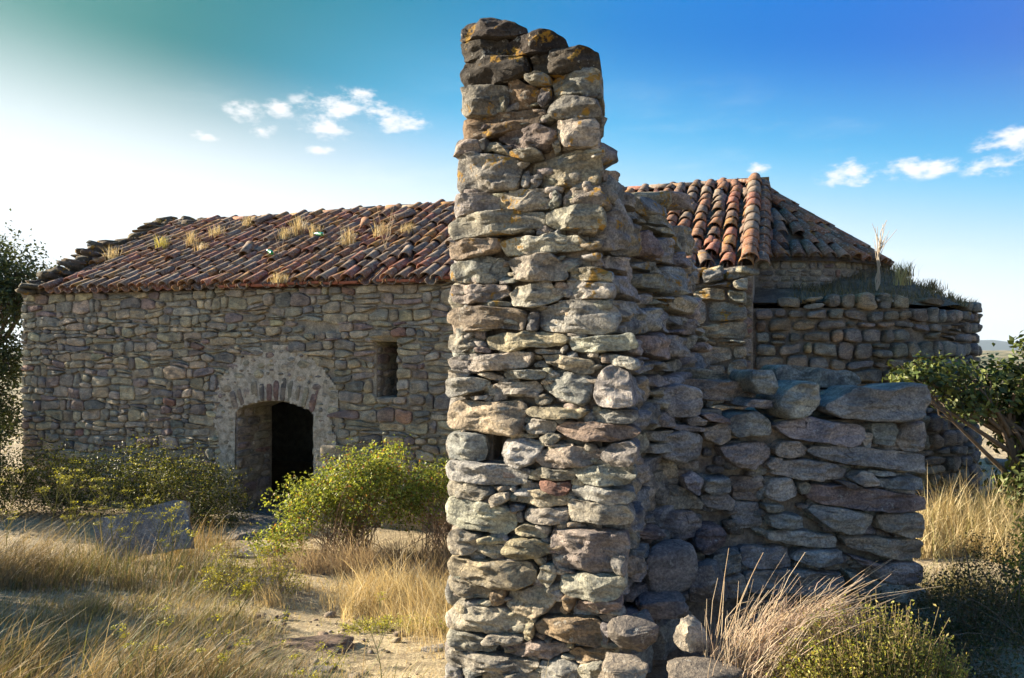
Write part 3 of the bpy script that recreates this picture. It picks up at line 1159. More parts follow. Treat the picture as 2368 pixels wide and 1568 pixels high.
# row of flat red bricks laid under the eave near the middle
for k in range(13):
    u = 4.25 + k * 0.30
    if k in (8, 11):
        continue
    obj('eave_brick', *hexa(fac, u, u + 0.285, 2.875 + 0.012 * math.sin(k * 1.7), 2.91 + 0.012 * math.sin(k * 1.7), 0.13 + rng.gauss(0, 0.008), -0.2), plain_mat('brick_red', (0.30, 0.10, 0.055)) if k == 0 else bpy.data.materials['brick_red'], roof, smooth=False)

# stones of the broken west parapet, following the slope
par = obj('west_parapet', *hexa(lambda q: np.array([roof_pt(a[0], a[1], a[2]) for a in q]), 0.02, 0.5, -0.05, SL - 0.25, -0.3, 0.02, 1, 8), M_MORTAR, chapel, smooth=False)
t = -0.1
while t < SL + 0.05:
    hgt = 0.11 if t < 2.0 else 0.08
    hgt += 0.06 * float(vnoise(np.array([[t * 2.1, 3.3, 1.0]]), 8)[0])
    if 1.0 < t < 1.9:
        hgt += 0.05
    z = 0.0
    while z < hgt:
        sx_, sz_ = rng.uniform(0.09, 0.19), rng.uniform(0.03, 0.065)
        p = roof_pt(rng.uniform(0.26, 0.50), t + rng.gauss(0, 0.05), 0.03 + z)
        obj('stone', *rock(p, (rng.uniform(0.12, 0.22), sx_, sz_), rng, 2, 0.25, -TH + rng.gauss(0, 0.3), 0.8, 0.12), M_PILLAR, par, pick([(2, (0.17, 0.14, 0.10)), (1, (0.11, 0.10, 0.085))], rng))
        z += sz_ * 1.7
    t += rng.uniform(0.10, 0.17)
for k in range(16):                     # tumbled stones between parapet and tiles, up to the ridge
    u, t = rng.uniform(0.4, 1.35), rng.uniform(1.9, SL + 0.02)
    if u > 0.5 + (t - 1.9) * 0.75:
        t = SL - rng.uniform(0, 0.3)
    obj('stone', *rock(roof_pt(u, t, 0.05), (rng.uniform(0.1, 0.2), rng.uniform(0.1, 0.18), rng.uniform(0.04, 0.08)), rng, 2, 0.25), M_PILLAR, par, pick([(2, (0.17, 0.14, 0.10)), (1, (0.11, 0.10, 0.085))], rng))

# ------------------------------------------------------------------ apse
RA, RI = 2.86, 1.72


def apse_map(q):
    q = np.asarray(q, float)
    th = q[:, 0] / RA
    r = RA + q[:, 2]
    x = C2[0] + r * (-N2[0] * np.cos(th) + D2[0] * np.sin(th))
    y = C2[1] + r * (-N2[1] * np.cos(th) + D2[1] * np.sin(th))
    return np.stack([x, y, q[:, 1]], -1)


ALEN = math.pi * RA
apse = obj('apse_wall', *hexa(apse_map, 0.0, ALEN, -0.6, 2.42, -0.05, -0.9, 40, 1), M_MORTAR, chapel, smooth=False)
apolys = courses(rng, 0.02, ALEN * 0.72, -0.45, lambda u: 2.54 + 0.07 * wob(u * 1.6, 2.0) - 0.015 * u, (0.10, 0.20), (0.15, 0.30), 0.014, lambda u, z, a, b: rng.random() < 0.012, 0.05, 9, 0.10, 0.016)
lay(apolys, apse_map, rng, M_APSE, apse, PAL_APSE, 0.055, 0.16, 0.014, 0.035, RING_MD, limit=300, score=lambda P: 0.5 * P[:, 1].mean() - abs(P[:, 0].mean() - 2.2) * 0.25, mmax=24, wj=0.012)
# flat capping slabs
u = 0.1
while u < ALEN * 0.72:
    wd = rng.uniform(0.15, 0.42)
    if rng.random() < 0.55:
        u += wd
        continue
    q, F = stone([(u, 2.50), (u + wd, 2.50 + rng.gauss(0, .01)), (u + wd - 0.02, 2.565), (u + 0.05, 2.57)], rng, 0.03, 0.35, 0.01, 0.05, RING_MD)
    q[:, 2] += 0.0 + rng.gauss(0, 0.03)
    q[:, 1] += rng.gauss(-0.01, 0.03)
    obj('capping_slab', apse_map(q), F, M_PILLAR, apse, pick([(1, (0.18, 0.16, 0.11)), (1, (0.15, 0.15, 0.13))], rng))
    u += wd + 0.02
# earth ledge between outer wall and the drum, then the drum and its half-cone roof
def cone_pt(th, r, z):
    return np.array([C2[0] + r * (-N2[0] * math.cos(th) + D2[0] * math.sin(th)), C2[1] + r * (-N2[1] * math.cos(th) + D2[1] * math.sin(th)), z])


def grid_obj(name, fn, ns, nt_, mat, parent):
    V = [fn(i / ns, j / nt_) for i in range(ns + 1) for j in range(nt_ + 1)]
    F = [(i * (nt_ + 1) + j, (i + 1) * (nt_ + 1) + j, (i + 1) * (nt_ + 1) + j + 1, i * (nt_ + 1) + j + 1) for i in range(ns) for j in range(nt_)]
    return obj(name, V, F, mat, parent)


def ledge_z(th, r):
    k = (RA - 0.1 - r) / (RA - 0.1 - RI)
    rise = 0.22 + 0.36 * float(sstep(0.35, 1.15, th))
    return 2.50 + rise * k + 0.05 * float(vnoise(np.array([[th * 6, r * 4, 0]]), 3)[0])


grid_obj('earth_ledge', lambda s, t_: cone_pt(s * math.pi, RA + 0.0 - t_ * (RA - RI + 0.1), ledge_z(s * math.pi, RA - t_ * (RA - RI + 0.1))), 60, 8, mortar_mat('ledge_earth', (0.10, 0.085, 0.06, 1), (0.2, 0.165, 0.11, 1)), apse)
grid_obj('drum', lambda s, t_: cone_pt(s * math.pi, RI - 0.04, 2.3 + t_ * 0.95), 40, 2, mortar_mat('drum_plaster', (0.24, 0.21, 0.165, 1), (0.38, 0.34, 0.27, 1), 0.04, 2.0), apse)
drm = lambda q: np.array([cone_pt(a[0] / RI, RI - 0.05 + a[2], a[1]) for a in q])
db = Bag()
for P in courses(rng, 0.03, RI * 2.0, 2.45, lambda u: 3.12, (0.06, 0.13), (0.10, 0.26), 0.008, None, 0.03, 17, 0.2, 0.012):
    q, F = stone(P, rng, 0.035, 0.08, 0.009, 0.04, RING_MD, 9.0, 2, 0.16, mmax=20)
    db.add(drm(q), F, pick(PAL_WALL, rng) * 0.85)
db.build('drum_stones', M_WALL, apse)['kind'] = 'stuff'
CAP, CEV = 4.42, 3.13
aroof = grid_obj('apse_roof', lambda s, t_: cone_pt(s * math.pi, (RI + 0.05) * (1 - t_) + 0.01, CEV - 0.03 + (CAP - CEV - 0.02) * t_), 40, 6, bpy.data.materials['roof_bed'], apse)
# (kept in the same branch: apse_wall > apse_roof; its tiles hang on the apse wall so that no fourth level appears)
rows = 6
csl = math.hypot(RI, CAP - CEV)
for j in range(rows + 1):
    t = -0.05 + j * 0.31
    fr = t / csl
    if fr > 0.93:
        break
    r = (RI + 0.05) * (1 - fr)
    n = max(5, int(math.pi * r / 0.205))
    for i in range(n):
        th = math.pi * (i + 0.5 + 0.2 * rng.random()) / n
        if th > 2.3:
            continue
        if rng.random() < 0.06:
            continue
        rad = np.array([-N2[0] * math.cos(th) + D2[0] * math.sin(th), -N2[1] * math.cos(th) + D2[1] * math.sin(th), 0])
        up = -rad * (RI / csl) + np.array([0, 0, (CAP - CEV) / csl])
        tan = np.cross(up, [0, 0, 1.0])
        tan = tan / np.linalg.norm(tan)
        yaw = rng.gauss(0, 0.09)
        xx = tan * math.cos(yaw) + up * math.sin(yaw)
        yy = up * math.cos(yaw) - tan * math.sin(yaw)
        zz = np.cross(xx, yy)
        yy = yy - zz * 0.04
        p = cone_pt(th, r, CEV + (CAP - CEV) * fr) + zz * (0.04 + rng.gauss(0, 0.01))
        link('roof_tile', TILES[rng.choice([0, 1, 3, 5, 6])][0], p, apse, basis(Vector(xx), Vector(yy).normalized(), Vector(zz)))

# ------------------------------------------------------------------ ruined pillar with the stub of its wall
rng = random.Random(5)
PA = R(31.0)
PD = np.array([math.cos(PA), -math.sin(PA)])       # along its front face
PO = np.array([math.sin(PA), math.cos(PA)])        # into it, along the stub
PP = np.array([0.163, 4.2])
_front = plane_map(PP, PD, -PO)
_back = plane_map(PP, PD, (-math.sin(R(11.0)), -math.cos(R(11.0))))


def pil(q):
    """front face; what lies behind it runs back nearly straight away from the path"""
    q = np.asarray(q, float)
    return np.where(q[:, 2:3] >= 0, _front(q), _back(q))




def tracer(p0, e, n_out, ox, oy, sc):
    """outline measured on the photograph -> wall coordinates (u, z) of the plane through p0"""
    into = -np.array(n_out)

    def fn(flat, woff=0.0):
        P = np.array(flat, float).reshape(-1, 2)
        px = (P[:, 0] / sc + ox) * 2367 / 4096.0
        py = (P[:, 1] / sc + oy) * 2367 / 4096.0
        t = (px - CX) / FPX
        num = p0 @ into - woff
        Y = num / (t * into[0] + into[1])
        X = t * Y
        u = (X - p0[0]) * e[0] + (Y - p0[1]) * e[1]
        return np.stack([u, CAMZ + (HY - py) / FPX * Y], -1)
    return fn


TA = """230,180 290,145 440,118 560,150 640,190 635,225 520,240 340,260 240,270
240,275 330,270 520,250 530,330 450,370 330,385 255,395 240,340
530,270 640,230 720,208 800,210 870,250 893,295 880,320 700,340 540,365 520,310
720,370 780,330 900,312 1030,300 1085,325 1103,435 1080,430 820,475 730,465
670,365 710,350 715,430 680,440
225,460 260,400 430,372 640,365 655,410 650,465 580,505 420,545 260,548 235,520
800,500 850,470 1040,425 1090,440 1105,560 1110,610 1060,605 810,600
660,490 740,475 800,490 795,530 700,540 660,530
230,560 400,548 525,550 520,630 500,700 420,720 270,738 228,700 225,620
525,510 590,500 650,545 725,570 720,640 690,680 560,685 530,650
720,610 750,552 790,560 788,620 740,680 715,650
492,630 525,610 525,690 497,710
800,660 900,610 1080,630 1100,680 1090,740 980,760 840,760 795,720
230,745 480,720 700,685 765,715 740,770 640,800 450,850 240,885 225,800
460,860 580,820 730,780 830,830 830,880 760,940 660,950 560,940
840,770 900,770 1060,750 1095,790 1095,900 1050,920 900,930 850,880
185,930 230,890 365,885 370,960 240,985 205,995
400,900 450,890 530,950 540,985 430,955
370,880 400,870 395,935 370,940
560,965 720,950 740,980 640,1010 570,990
190,1170 220,990 330,970 440,970 560,990 620,1010 610,1100 580,1180 480,1195 270,1205 200,1195
665,1090 680,1020 900,960 1030,930 1095,950 1110,1050 1075,1145 900,1165 700,1178 670,1140
615,1075 655,1065 660,1170 620,1180
805,870 845,880 850,950 815,960
185,1230 330,1215 475,1210 470,1310 250,1355 180,1365
475,1230 600,1190 800,1190 795,1260 780,1310 640,1320 480,1310
785,1260 820,1192 850,1230 850,1290 790,1310
870,1240 930,1175 1090,1160 1140,1220 1160,1270 1130,1300 1000,1290 870,1285
140,1420 240,1360 480,1325 740,1325 770,1380 760,1420 540,1470 330,1485 190,1505 150,1460
775,1340 900,1300 1060,1285 1120,1320 1135,1400 1110,1430 950,1440 790,1430"""
TB = """140,180 160,110 330,100 480,85 475,150 400,185 270,215 160,215
480,110 640,75 850,60 960,70 1030,120 980,150 800,170 600,190 500,190
135,300 150,250 260,225 380,200 490,215 525,260 515,320 440,365 290,365 160,350
520,230 640,200 800,185 870,240 905,320 880,345 720,350 580,345 560,280
900,300 960,275 1080,270 1170,310 1165,360 1050,350 930,340
150,430 180,380 330,380 520,380 530,440 450,480 300,490 220,500 170,480
535,440 570,390 720,375 870,390 880,440 820,480 680,520 560,510
875,380 930,342 1050,360 1180,365 1190,410 1160,460 1020,460 910,465
330,490 440,478 530,485 530,510 400,512
130,560 200,520 350,508 560,525 640,545 640,640 620,668 450,650 280,670 200,655 135,610
710,560 740,520 870,480 1130,475 1200,530 1225,590 1180,670 1090,692 900,675 760,670 712,630
640,580 665,550 705,550 705,660 650,665
130,740 150,690 250,675 340,690 370,720 300,770 200,795 145,780
375,710 500,680 680,675 880,690 905,715 880,760 700,765 540,795 420,780
310,770 360,755 410,770 405,800 320,795
905,740 960,710 1180,690 1310,680 1335,770 1200,790 1000,800 920,790
855,790 890,755 895,780 870,815
125,850 180,830 400,820 560,800 680,800 670,850 640,890 480,910 330,915 170,900
690,785 740,772 850,790 840,810 700,805
740,815 850,815 1060,850 1060,930 1000,930 860,895 770,860
680,870 720,850 770,880 760,900 690,895
655,825 700,815 735,830 730,845 670,840
1085,830 1200,815 1330,840 1350,890 1320,915 1220,880 1110,855
500,935 600,915 760,910 765,960 650,970 520,970
310,930 420,925 495,955 480,980 400,965
140,930 200,905 290,930 270,955 170,960
125,1010 150,965 280,960 390,975 380,1040 260,1060 180,1080 135,1050
375,1040 420,1000 560,980 700,980 740,1020 730,1050 560,1060 420,1055
740,1000 780,930 850,910 980,930 1055,970 1050,1080 1000,1135 900,1100 780,1060
1085,1000 1120,910 1180,880 1280,920 1300,1000 1330,1120 1230,1145 1110,1130 1080,1080
690,1090 750,1065 800,1090 790,1120 710,1130
290,1080 400,1070 395,1095 310,1100
125,1210 150,1140 220,1100 450,1110 600,1105 630,1130 620,1260 590,1330 430,1310 260,1290 140,1270
630,1160 700,1140 980,1150 1040,1165 980,1210 780,1215 660,1200
1005,1200 1060,1165 1330,1160 1345,1210 1280,1250 1100,1240 1005,1235
635,1250 680,1210 820,1230 830,1270 790,1310 650,1300
835,1260 900,1230 1100,1245 1300,1270 1355,1305 1300,1340 1120,1360 960,1330 850,1300
725,1325 800,1305 865,1325 820,1365 740,1365
605,1305 700,1310 715,1335 620,1335
120,1360 150,1310 280,1305 370,1320 385,1400 370,1480 240,1475 140,1460
495,1400 520,1350 620,1340 740,1370 730,1430 690,1490 600,1525 510,1490
620,1345 780,1370 940,1375 930,1395 780,1390
700,1440 780,1400 950,1395 1090,1400 1110,1450 1060,1490 860,1525 750,1510
1115,1430 1180,1375 1290,1360 1350,1400 1340,1450 1300,1505 1180,1500 1120,1460"""
TC = """135,120 170,70 300,85 480,100 700,125 715,160 690,235 560,240 330,225 160,190
750,150 800,125 940,135 1030,155 1035,205 900,205 770,190
1005,120 1150,105 1440,110 1445,180 1380,240 1250,250 1100,225 1060,190
135,250 170,215 330,230 460,250 480,300 400,340 250,325 150,310
335,240 460,238 455,275 370,270
470,255 600,250 595,280 500,283
650,250 700,228 785,240 775,275 680,278
785,230 800,205 990,215 1005,260 980,300 900,305 800,275
1010,240 1180,250 1420,290 1440,330 1380,380 1200,350 1050,315
595,310 640,282 800,285 1000,310 985,380 820,395 620,360
465,350 500,295 590,290 590,340 490,385
405,335 440,312 465,320 455,360 410,360
135,400 160,340 220,325 400,350 560,400 625,450 620,540 550,585 420,560 240,535 160,500
570,390 620,375 690,385 680,415 590,420
690,440 720,395 850,400 980,410 980,490 940,510 780,495 700,475
985,390 1010,335 1130,350 1380,390 1440,460 1400,520 1250,510 1020,470
630,425 665,422 680,500 640,500
632,540 700,510 840,535 845,600 700,595 650,575
145,620 170,560 250,540 370,580 400,650 340,705 200,725 150,690
385,600 470,585 565,620 555,640 400,635
405,670 450,645 535,660 530,720 480,735 415,700
540,660 620,610 760,610 860,660 865,705 780,740 640,755 560,720
865,590 890,540 1050,550 1200,560 1370,570 1400,640 1390,720 1310,840 1200,840 1020,820 880,790 870,680
145,790 190,735 330,760 530,765 720,770 770,830 760,910 640,960 480,925 300,895 170,870
290,735 350,708 405,720 400,750 310,755
800,850 830,785 890,790 905,850 850,940 800,920
930,920 970,850 1080,855 1380,870 1390,930 1320,1020 1180,1020 1020,1000 935,960
1080,845 1150,832 1200,855 1150,870
150,920 190,880 290,890 430,950 460,990 420,1020 280,1000 170,970
470,980 490,935 555,945 555,1050 490,1060 470,1040
560,1040 580,985 750,945 860,950 890,1000 905,1050 830,1120 740,1145 620,1110 565,1070
920,1100 980,985 1050,1010 1000,1100 960,1135
1040,1100 1060,1040 1180,1025 1340,1040 1350,1080 1220,1115 1080,1115
325,1060 400,1030 470,1040 465,1065 380,1075
160,1150 200,1070 330,1060 540,1090 700,1150 720,1170 690,1250 570,1280 400,1255 250,1235 170,1200
700,1280 720,1180 765,1150 775,1180 750,1290 720,1310
770,1200 830,1150 1000,1150 1190,1165 1250,1230 1210,1360 1080,1310 900,1270 800,1240
1195,1130 1320,1110 1335,1160 1300,1200 1220,1170
145,1290 180,1240 300,1255 450,1310 495,1350 470,1390 330,1375 180,1350
405,1300 450,1255 600,1275 690,1290 680,1310 560,1330 430,1320
520,1350 650,1325 800,1310 950,1350 990,1390 930,1400 860,1440 720,1410 580,1400
990,1390 1040,1365 1250,1355 1300,1360 1230,1430 1110,1465 1010,1420
125,1440 170,1375 330,1395 560,1430 770,1440 800,1480 720,1530 560,1530 350,1500 160,1490
240,1510 390,1500 400,1540 300,1560
800,1460 950,1440 1060,1490 1060,1568 820,1568
130,1500 230,1500 270,1568 140,1568
400,1530 780,1530 800,1600 400,1600
1060,1480 1230,1440 1260,1560 1080,1600
130,1580 420,1570 430,1660 130,1660
430,1610 800,1605 820,1680 440,1690
820,1590 1250,1590 1240,1690 830,1690
1290,730 1390,730 1380,860 1320,850
1210,1190 1290,1210 1260,1330 1230,1340"""
LOWT = """165,500 175,400 300,370 440,390 470,430 465,520 440,570 300,580 190,570
780,350 800,290 930,285 960,370 950,430 830,435
930,520 960,430 1080,355 1170,360 1220,420 1210,510 1100,585 980,580
1230,520 1350,450 1440,390 1640,400 1760,365 1850,375 1875,470 1850,560 1750,605 1500,600 1320,575
665,590 690,560 830,540 890,590 920,640 910,690 700,695 670,650
745,510 790,465 920,470 920,520 860,520
950,630 1010,600 1180,580 1300,610 1490,630 1490,690 1460,750 1400,765 1240,735 1080,720 1000,680
1545,640 1580,615 1680,615 1690,680 1660,750 1560,750
1480,740 1490,680 1540,680 1540,740 1510,770
1720,690 1760,620 1860,610 1870,720 1860,790 1760,790 1720,750
470,560 560,560 660,590 655,630 520,600
500,650 600,620 660,640 660,720 580,745 505,710
150,600 230,610 400,630 500,640 490,660 370,660 200,625
380,590 440,572 500,600 490,630 400,630
160,740 190,690 330,660 480,690 490,760 440,830 340,855 220,830
590,770 720,745 880,745 910,790 900,840 810,905 700,890 620,830
950,780 980,735 1080,735 1140,770 1120,820 1020,835 960,820
1145,790 1200,760 1500,770 1700,790 1870,815 1870,930 1750,920 1530,880 1360,860 1200,830
900,880 940,835 985,840 970,890 920,905
920,930 1000,855 1150,850 1320,870 1380,930 1350,970 1210,980 1080,960 960,940
1400,960 1470,910 1540,930 1580,1000 1480,1000 1420,980
1530,915 1690,925 1690,950 1560,945
1580,970 1700,955 1870,960 1870,1030 1700,1035 1590,1010
895,1050 930,975 1030,965 1090,1030 1070,1080 960,1105 900,1080
1085,1000 1120,980 1160,1000 1140,1060 1100,1060
1320,980 1400,985 1480,1020 1400,1025
1135,1080 1170,1005 1380,1010 1620,1040 1870,1075 1875,1165 1700,1175 1400,1140 1200,1110
1150,1170 1200,1130 1370,1155 1540,1190 1545,1250 1480,1310 1400,1310 1250,1260
1580,1200 1650,1180 1860,1185 1870,1320 1750,1325 1600,1280
905,1190 1000,1180 1110,1200 1100,1260 1040,1285 910,1260
870,1130 980,1125 995,1165 890,1175
1370,1340 1500,1330 1860,1345 1865,1470 1700,1465 1500,1420 1400,1390
895,1300 1100,1290 1330,1330 1320,1390 1150,1390 900,1350
160,1000 300,1010 420,1050 500,1130 470,1160 200,1150
160,860 280,850 340,870 350,1000 180,1010
355,950 420,920 490,970 440,1070 380,1020
490,1040 510,960 640,950 650,1040 560,1070
160,1230 200,1165 420,1165 470,1240 440,1320 300,1335 180,1280
410,1340 450,1260 560,1245 620,1290 590,1370 520,1425 430,1400
690,960 780,960 880,950 890,1060 860,1120 700,1100
500,1080 640,1060 690,1110 680,1170 520,1150
700,1120 860,1130 880,1280 720,1290 690,1200
1400,1440 1540,1480 1600,1500 1590,1530 1480,1500
1560,1530 1700,1490 1865,1500 1860,1610 1700,1620 1570,1590
1380,1540 1550,1600 1860,1640 1860,1720 1500,1720
1100,1410 1350,1410 1360,1490 1200,1510 1050,1470
550,1440 700,1420 720,1540 560,1570
740,1400 1030,1400 1060,1520 760,1530
760,1550 1080,1530 1350,1560 1340,1680 780,1680
500,1590 740,1560 760,1700 500,1700"""


def parse(s):
    return [[float(v) for v in ln.replace(' ', ',').split(',')] for ln in s.strip().split('\n')]


pillar = empty('ruined_pillar', (float(PP[0]), float(PP[1]), 0.0), 'tall jagged pillar of stacked granite rubble, nearest to the viewer', 'pillar')
DARKC = [(1, (0.055, 0.050, 0.045)), (1, (0.085, 0.075, 0.065))]


def spall(poly):
    """pull the outline a hair outwards so that stones nearly touch"""
    c = poly.mean(0)
    d = poly - c
    return c + d * (1 + 0.007 / (np.linalg.norm(d, axis=1)[:, None] + 0.02))


rows = [(TA, 1700, 0, 1.568), (TB, 1700, 900, 1.568), (TC, 1700, 1800, 1.717)]
left_edge = -0.66
for ci, (src, ox, oy, sc) in enumerate(rows):
    tr = tracer(PP, PD, -PO, ox, oy, sc)
    for k, fl in enumerate(parse(src)):
        P = spall(tr(fl))
        size = math.sqrt(np.ptp(P[:, 0]) * np.ptp(P[:, 1]))
        top = ci == 0 and k in (0, 1, 2, 3, 5, 6)
        q, F = stone(P, rng, 0.032 + 0.10 * min(size, 0.30) * rng.uniform(0.6, 1.2), 0.34 if top else 0.26, 0.014, 0.014, RING_HI, 11.0, 6, 0.10, mmin=20, mmax=76)
        # stones at the lit edge turn the corner: round their outer end back into the wall
        lft = q[:, 0] - P[:, 0].min()
        if P[:, 0].min() < left_edge + 0.16 and not top:
            q[:, 2] -= 0.05 * np.clip(1 - lft / 0.07, 0, 1) ** 2
        q[:, 2] += rng.gauss(0, 0.014) - (0.02 if size < 0.1 else 0)
        pal = DARKC if ci == 0 and k in (0, 1, 2, 3, 4, 5) else PAL_GRANITE
        col = pick(pal, rng)
        if ci == 0 and k in (6, 7, 8, 10, 11, 12):
            col = col * 0.7
        if ci == 0 and k in (13, 9):
            col = np.array((0.21, 0.155, 0.11))
        if ci == 0 and k == 14:
            col = np.array((0.24, 0.20, 0.19))
        if ci == 1 and k in (9,):
            col = np.array((0.27, 0.23, 0.19))
        if ci == 2 and k == 7:
            col = np.array((0.22, 0.13, 0.11))
        if ci == 2 and k in (29, 31, 36, 41):
            col = np.array((0.30, 0.235, 0.165))
        obj('stone', pil(q), F, M_PILLAR, pillar, col, sharp=42)

# the wall stub behind the pillar: its right face, leaning back a little towards the top
PRO = np.array([0.655, 3.90])
SA = R(17.0)
SO = np.array([math.sin(SA), math.cos(SA)])         # the stub runs back a little off square
SN = np.array([math.cos(SA), -math.sin(SA)])


def stub_r(q):
    q = np.asarray(q, float)
    lean = 0.20 * np.clip((q[:, 1] - 1.75) / 2.0, 0, 1)
    xy = PRO + np.outer(-lean, PD) + np.outer(q[:, 0], SO) + np.outer(q[:, 2] - 0.11 + 0.34 * np.clip((q[:, 0] - 0.55) / 1.5, 0, 1), SN)
    return np.c_[xy, q[:, 1]]


PLO = PRO - PD * 1.24


def stub_l(q):
    q = np.asarray(q, float)
    lean = 0.08 * np.clip((q[:, 1] - 0.6) / 3.0, 0, 1)
    xy = PLO + np.outer(lean, PD) + np.outer(q[:, 0], SO) - np.outer(q[:, 2], SN)
    return np.c_[xy, q[:, 1]]


def stub_top(s):
    return float(np.interp(s, [0, 0.14, 0.22, 0.32, 0.45, 0.60, 1.2, 2.1, 2.25, 2.4], [3.50, 3.30, 3.0, 2.84, 2.80, 2.80, 2.88, 3.08, 2.95, 2.6]))


core = Bag()
def core_block(s0, s1, z0, z1, f0=0.0, f1=1.0):
    pts_ = np.array([(s0, z0, -0.09), (s1, z0, -0.09), (s1, z1, -0.09), (s0, z1, -0.09)])
    a, b = stub_l(pts_), stub_r(pts_)
    core.add(np.vstack([a + (b - a) * f0, a + (b - a) * f1]), [(0, 1, 2, 3), (7, 6, 5, 4), (0, 4, 5, 1), (3, 2, 6, 7), (0, 3, 7, 4), (1, 5, 6, 2)], 1.0)


HZ0, HZ1 = 1.25, 1.42                                   # a square putlog hole in the front
for s0, s1, zt in [(0.10, 0.27, 3.40), (0.27, 0.56, 2.6), (0.56, 1.3, 2.58), (1.3, 2.3, 2.74)]:
    zz = [-0.3, 1.75, 2.3, zt] if zt < 3 else [-0.3, HZ0, HZ1, 1.75, 2.4, 3.0, zt]
    for z0, z1 in zip(zz[:-1], zz[1:]):
        if s0 < 0.2 and z0 == HZ0:
            core_block(s0, s1, z0, z1, 0.0, 0.21)
            core_block(s0, s1, z0, z1, 0.35, 1.0)
        else:
            core_block(s0, s1, z0, z1)
core.build('mortar_core', M_MORTAR, pillar, smooth=False)
pillar['kind'] = 'thing'
# small chinking stones in the joints of the front
ck = Bag()
for k in range(420):
    z = rng.uniform(0.0, 3.35)
    hw_ = 0.56 - 0.055 * z
    u = rng.uniform(-0.60 + 0.035 * z, hw_ - 0.03)
    if abs(u + 0.319) < 0.12 and 1.2 < z < 1.46:
        continue
    v, f = rock((0, 0, 0), (rng.uniform(0.025, 0.07), rng.uniform(0.012, 0.03), 0.05), rng, 2, 0.3, 0.0, 0.7, 0.25)
    q = np.c_[v[:, 0] + u, v[:, 1] + z, v[:, 2] - 0.035]
    ck.add(pil(q), f, pick(PAL_GRANITE, rng))
ck.build('chinking_stones', M_PILLAR, pillar)['kind'] = 'stuff'
sp = courses(rng, 0.10, 2.36, -0.1, stub_top, (0.11, 0.22), (0.20, 0.46), 0.014, None, 0.07, 4, 0.2, 0.022)
for P in sp:
    s_, z_ = P.mean(0)
    q, F = stone(P, rng, rng.uniform(0.04, 0.09), 0.2, 0.015, 0.016, RING_HI, 10.0, 6, 0.11, mmin=18, mmax=54)
    q[:, 2] += rng.gauss(-0.01, 0.03)
    obj('stone', stub_r(q), F, M_PILLAR, pillar, pick(PAL_GRANITE, rng), sharp=42)
# loose slabs capping the stub
s = 0.50
while s < 2.3:
    zt = stub_top(s)
    for k in range(2):
        wid = rng.uniform(0.16, 0.30)
        c = stub_r(np.array([[s, zt + 0.02, -0.14 - 0.45 * k - rng.uniform(0, 0.1)]]))[0]
        obj('stone', *rock(c, (wid, wid * rng.uniform(0.7, 1.0), rng.uniform(0.05, 0.10)), rng, 3, 0.2, -PA + rng.gauss(0, 0.3), 0.75, 0.1), M_PILLAR, pillar, pick(PAL_GRANITE, rng))
    s += rng.uniform(0.26, 0.38)
# blocks at the back of the tall stack, seen against the sky on its right
for z, s_, dx in ((3.20, 0.22, 0.03), (3.02, 0.26, 0.04), (2.84, 0.32, 0.06), (2.70, 0.40, 0.08)):
    c = stub_r(np.array([[s_, z, dx - 0.13]]))[0]
    obj('stone', *rock(c, (rng.uniform(0.13, 0.17), 0.15, rng.uniform(0.07, 0.10)), rng, 3, 0.2, -PA, 0.8, 0.08), M_PILLAR, pillar, pick(PAL_GRANITE, rng))
lb = Bag()
for P in courses(rng, 0.12, 2.36, -0.1, stub_top, (0.14, 0.24), (0.22, 0.5), 0.014, None, 0.06, 6, 0.1):
    q, F = stone(P, rng, 0.08, 0.2, 0.012, 0.05, RING_MD, mmax=24)
    lb.add(stub_l(q), F, pick(PAL_GRANITE, rng))
lb.build('hidden_side_stones', M_PILLAR, pillar)['kind'] = 'stuff'

# ------------------------------------------------------------------ low wall to its right
B0, B1 = np.array([0.93, 5.0]), np.array([2.90, 5.22])
BE = (B1 - B0) / np.linalg.norm(B1 - B0)
BN = np.array([BE[1], -BE[0]])
BL = float(np.linalg.norm(B1 - B0))
low = plane_map(B0, BE, BN)
lowwall = empty('low_ruined_wall', (float(B0[0]), float(B0[1]), 0.0), 'low dry-laid wall of big granite slabs in shade right of the pillar', 'wall')
lowwall['kind'] = 'thing'
trl = tracer(B0, BE, BN, 2500, 1300, 1.568)
for k, fl in enumerate(parse(LOWT)):
    P = spall(trl(fl))
    size = math.sqrt(np.ptp(P[:, 0]) * np.ptp(P[:, 1]))
    wo_ = 0.0
    if k in (33, 34, 39, 40, 41):
        wo_ = -0.07
    round_ = k in (0, 2, 3, 14, 38)
    q, F = stone(P, rng, (0.06 if round_ else 0.035) + 0.11 * min(size, 0.3) * rng.uniform(0.7, 1.2), 0.34, 0.014, 0.015, RING_HI, 10.0, 6 if not round_ else 2, 0.10 if not round_ else 0.2, mmin=20, mmax=76)
    q[:, 2] += rng.gauss(0, 0.014) + wo_
    col = pick(PAL_GRANITE, rng) * 1.05
    if k == 38:
        col = np.array((0.25, 0.20, 0.20))
    obj('stone', low(q), F, M_LOW, lowwall, col, sharp=42)
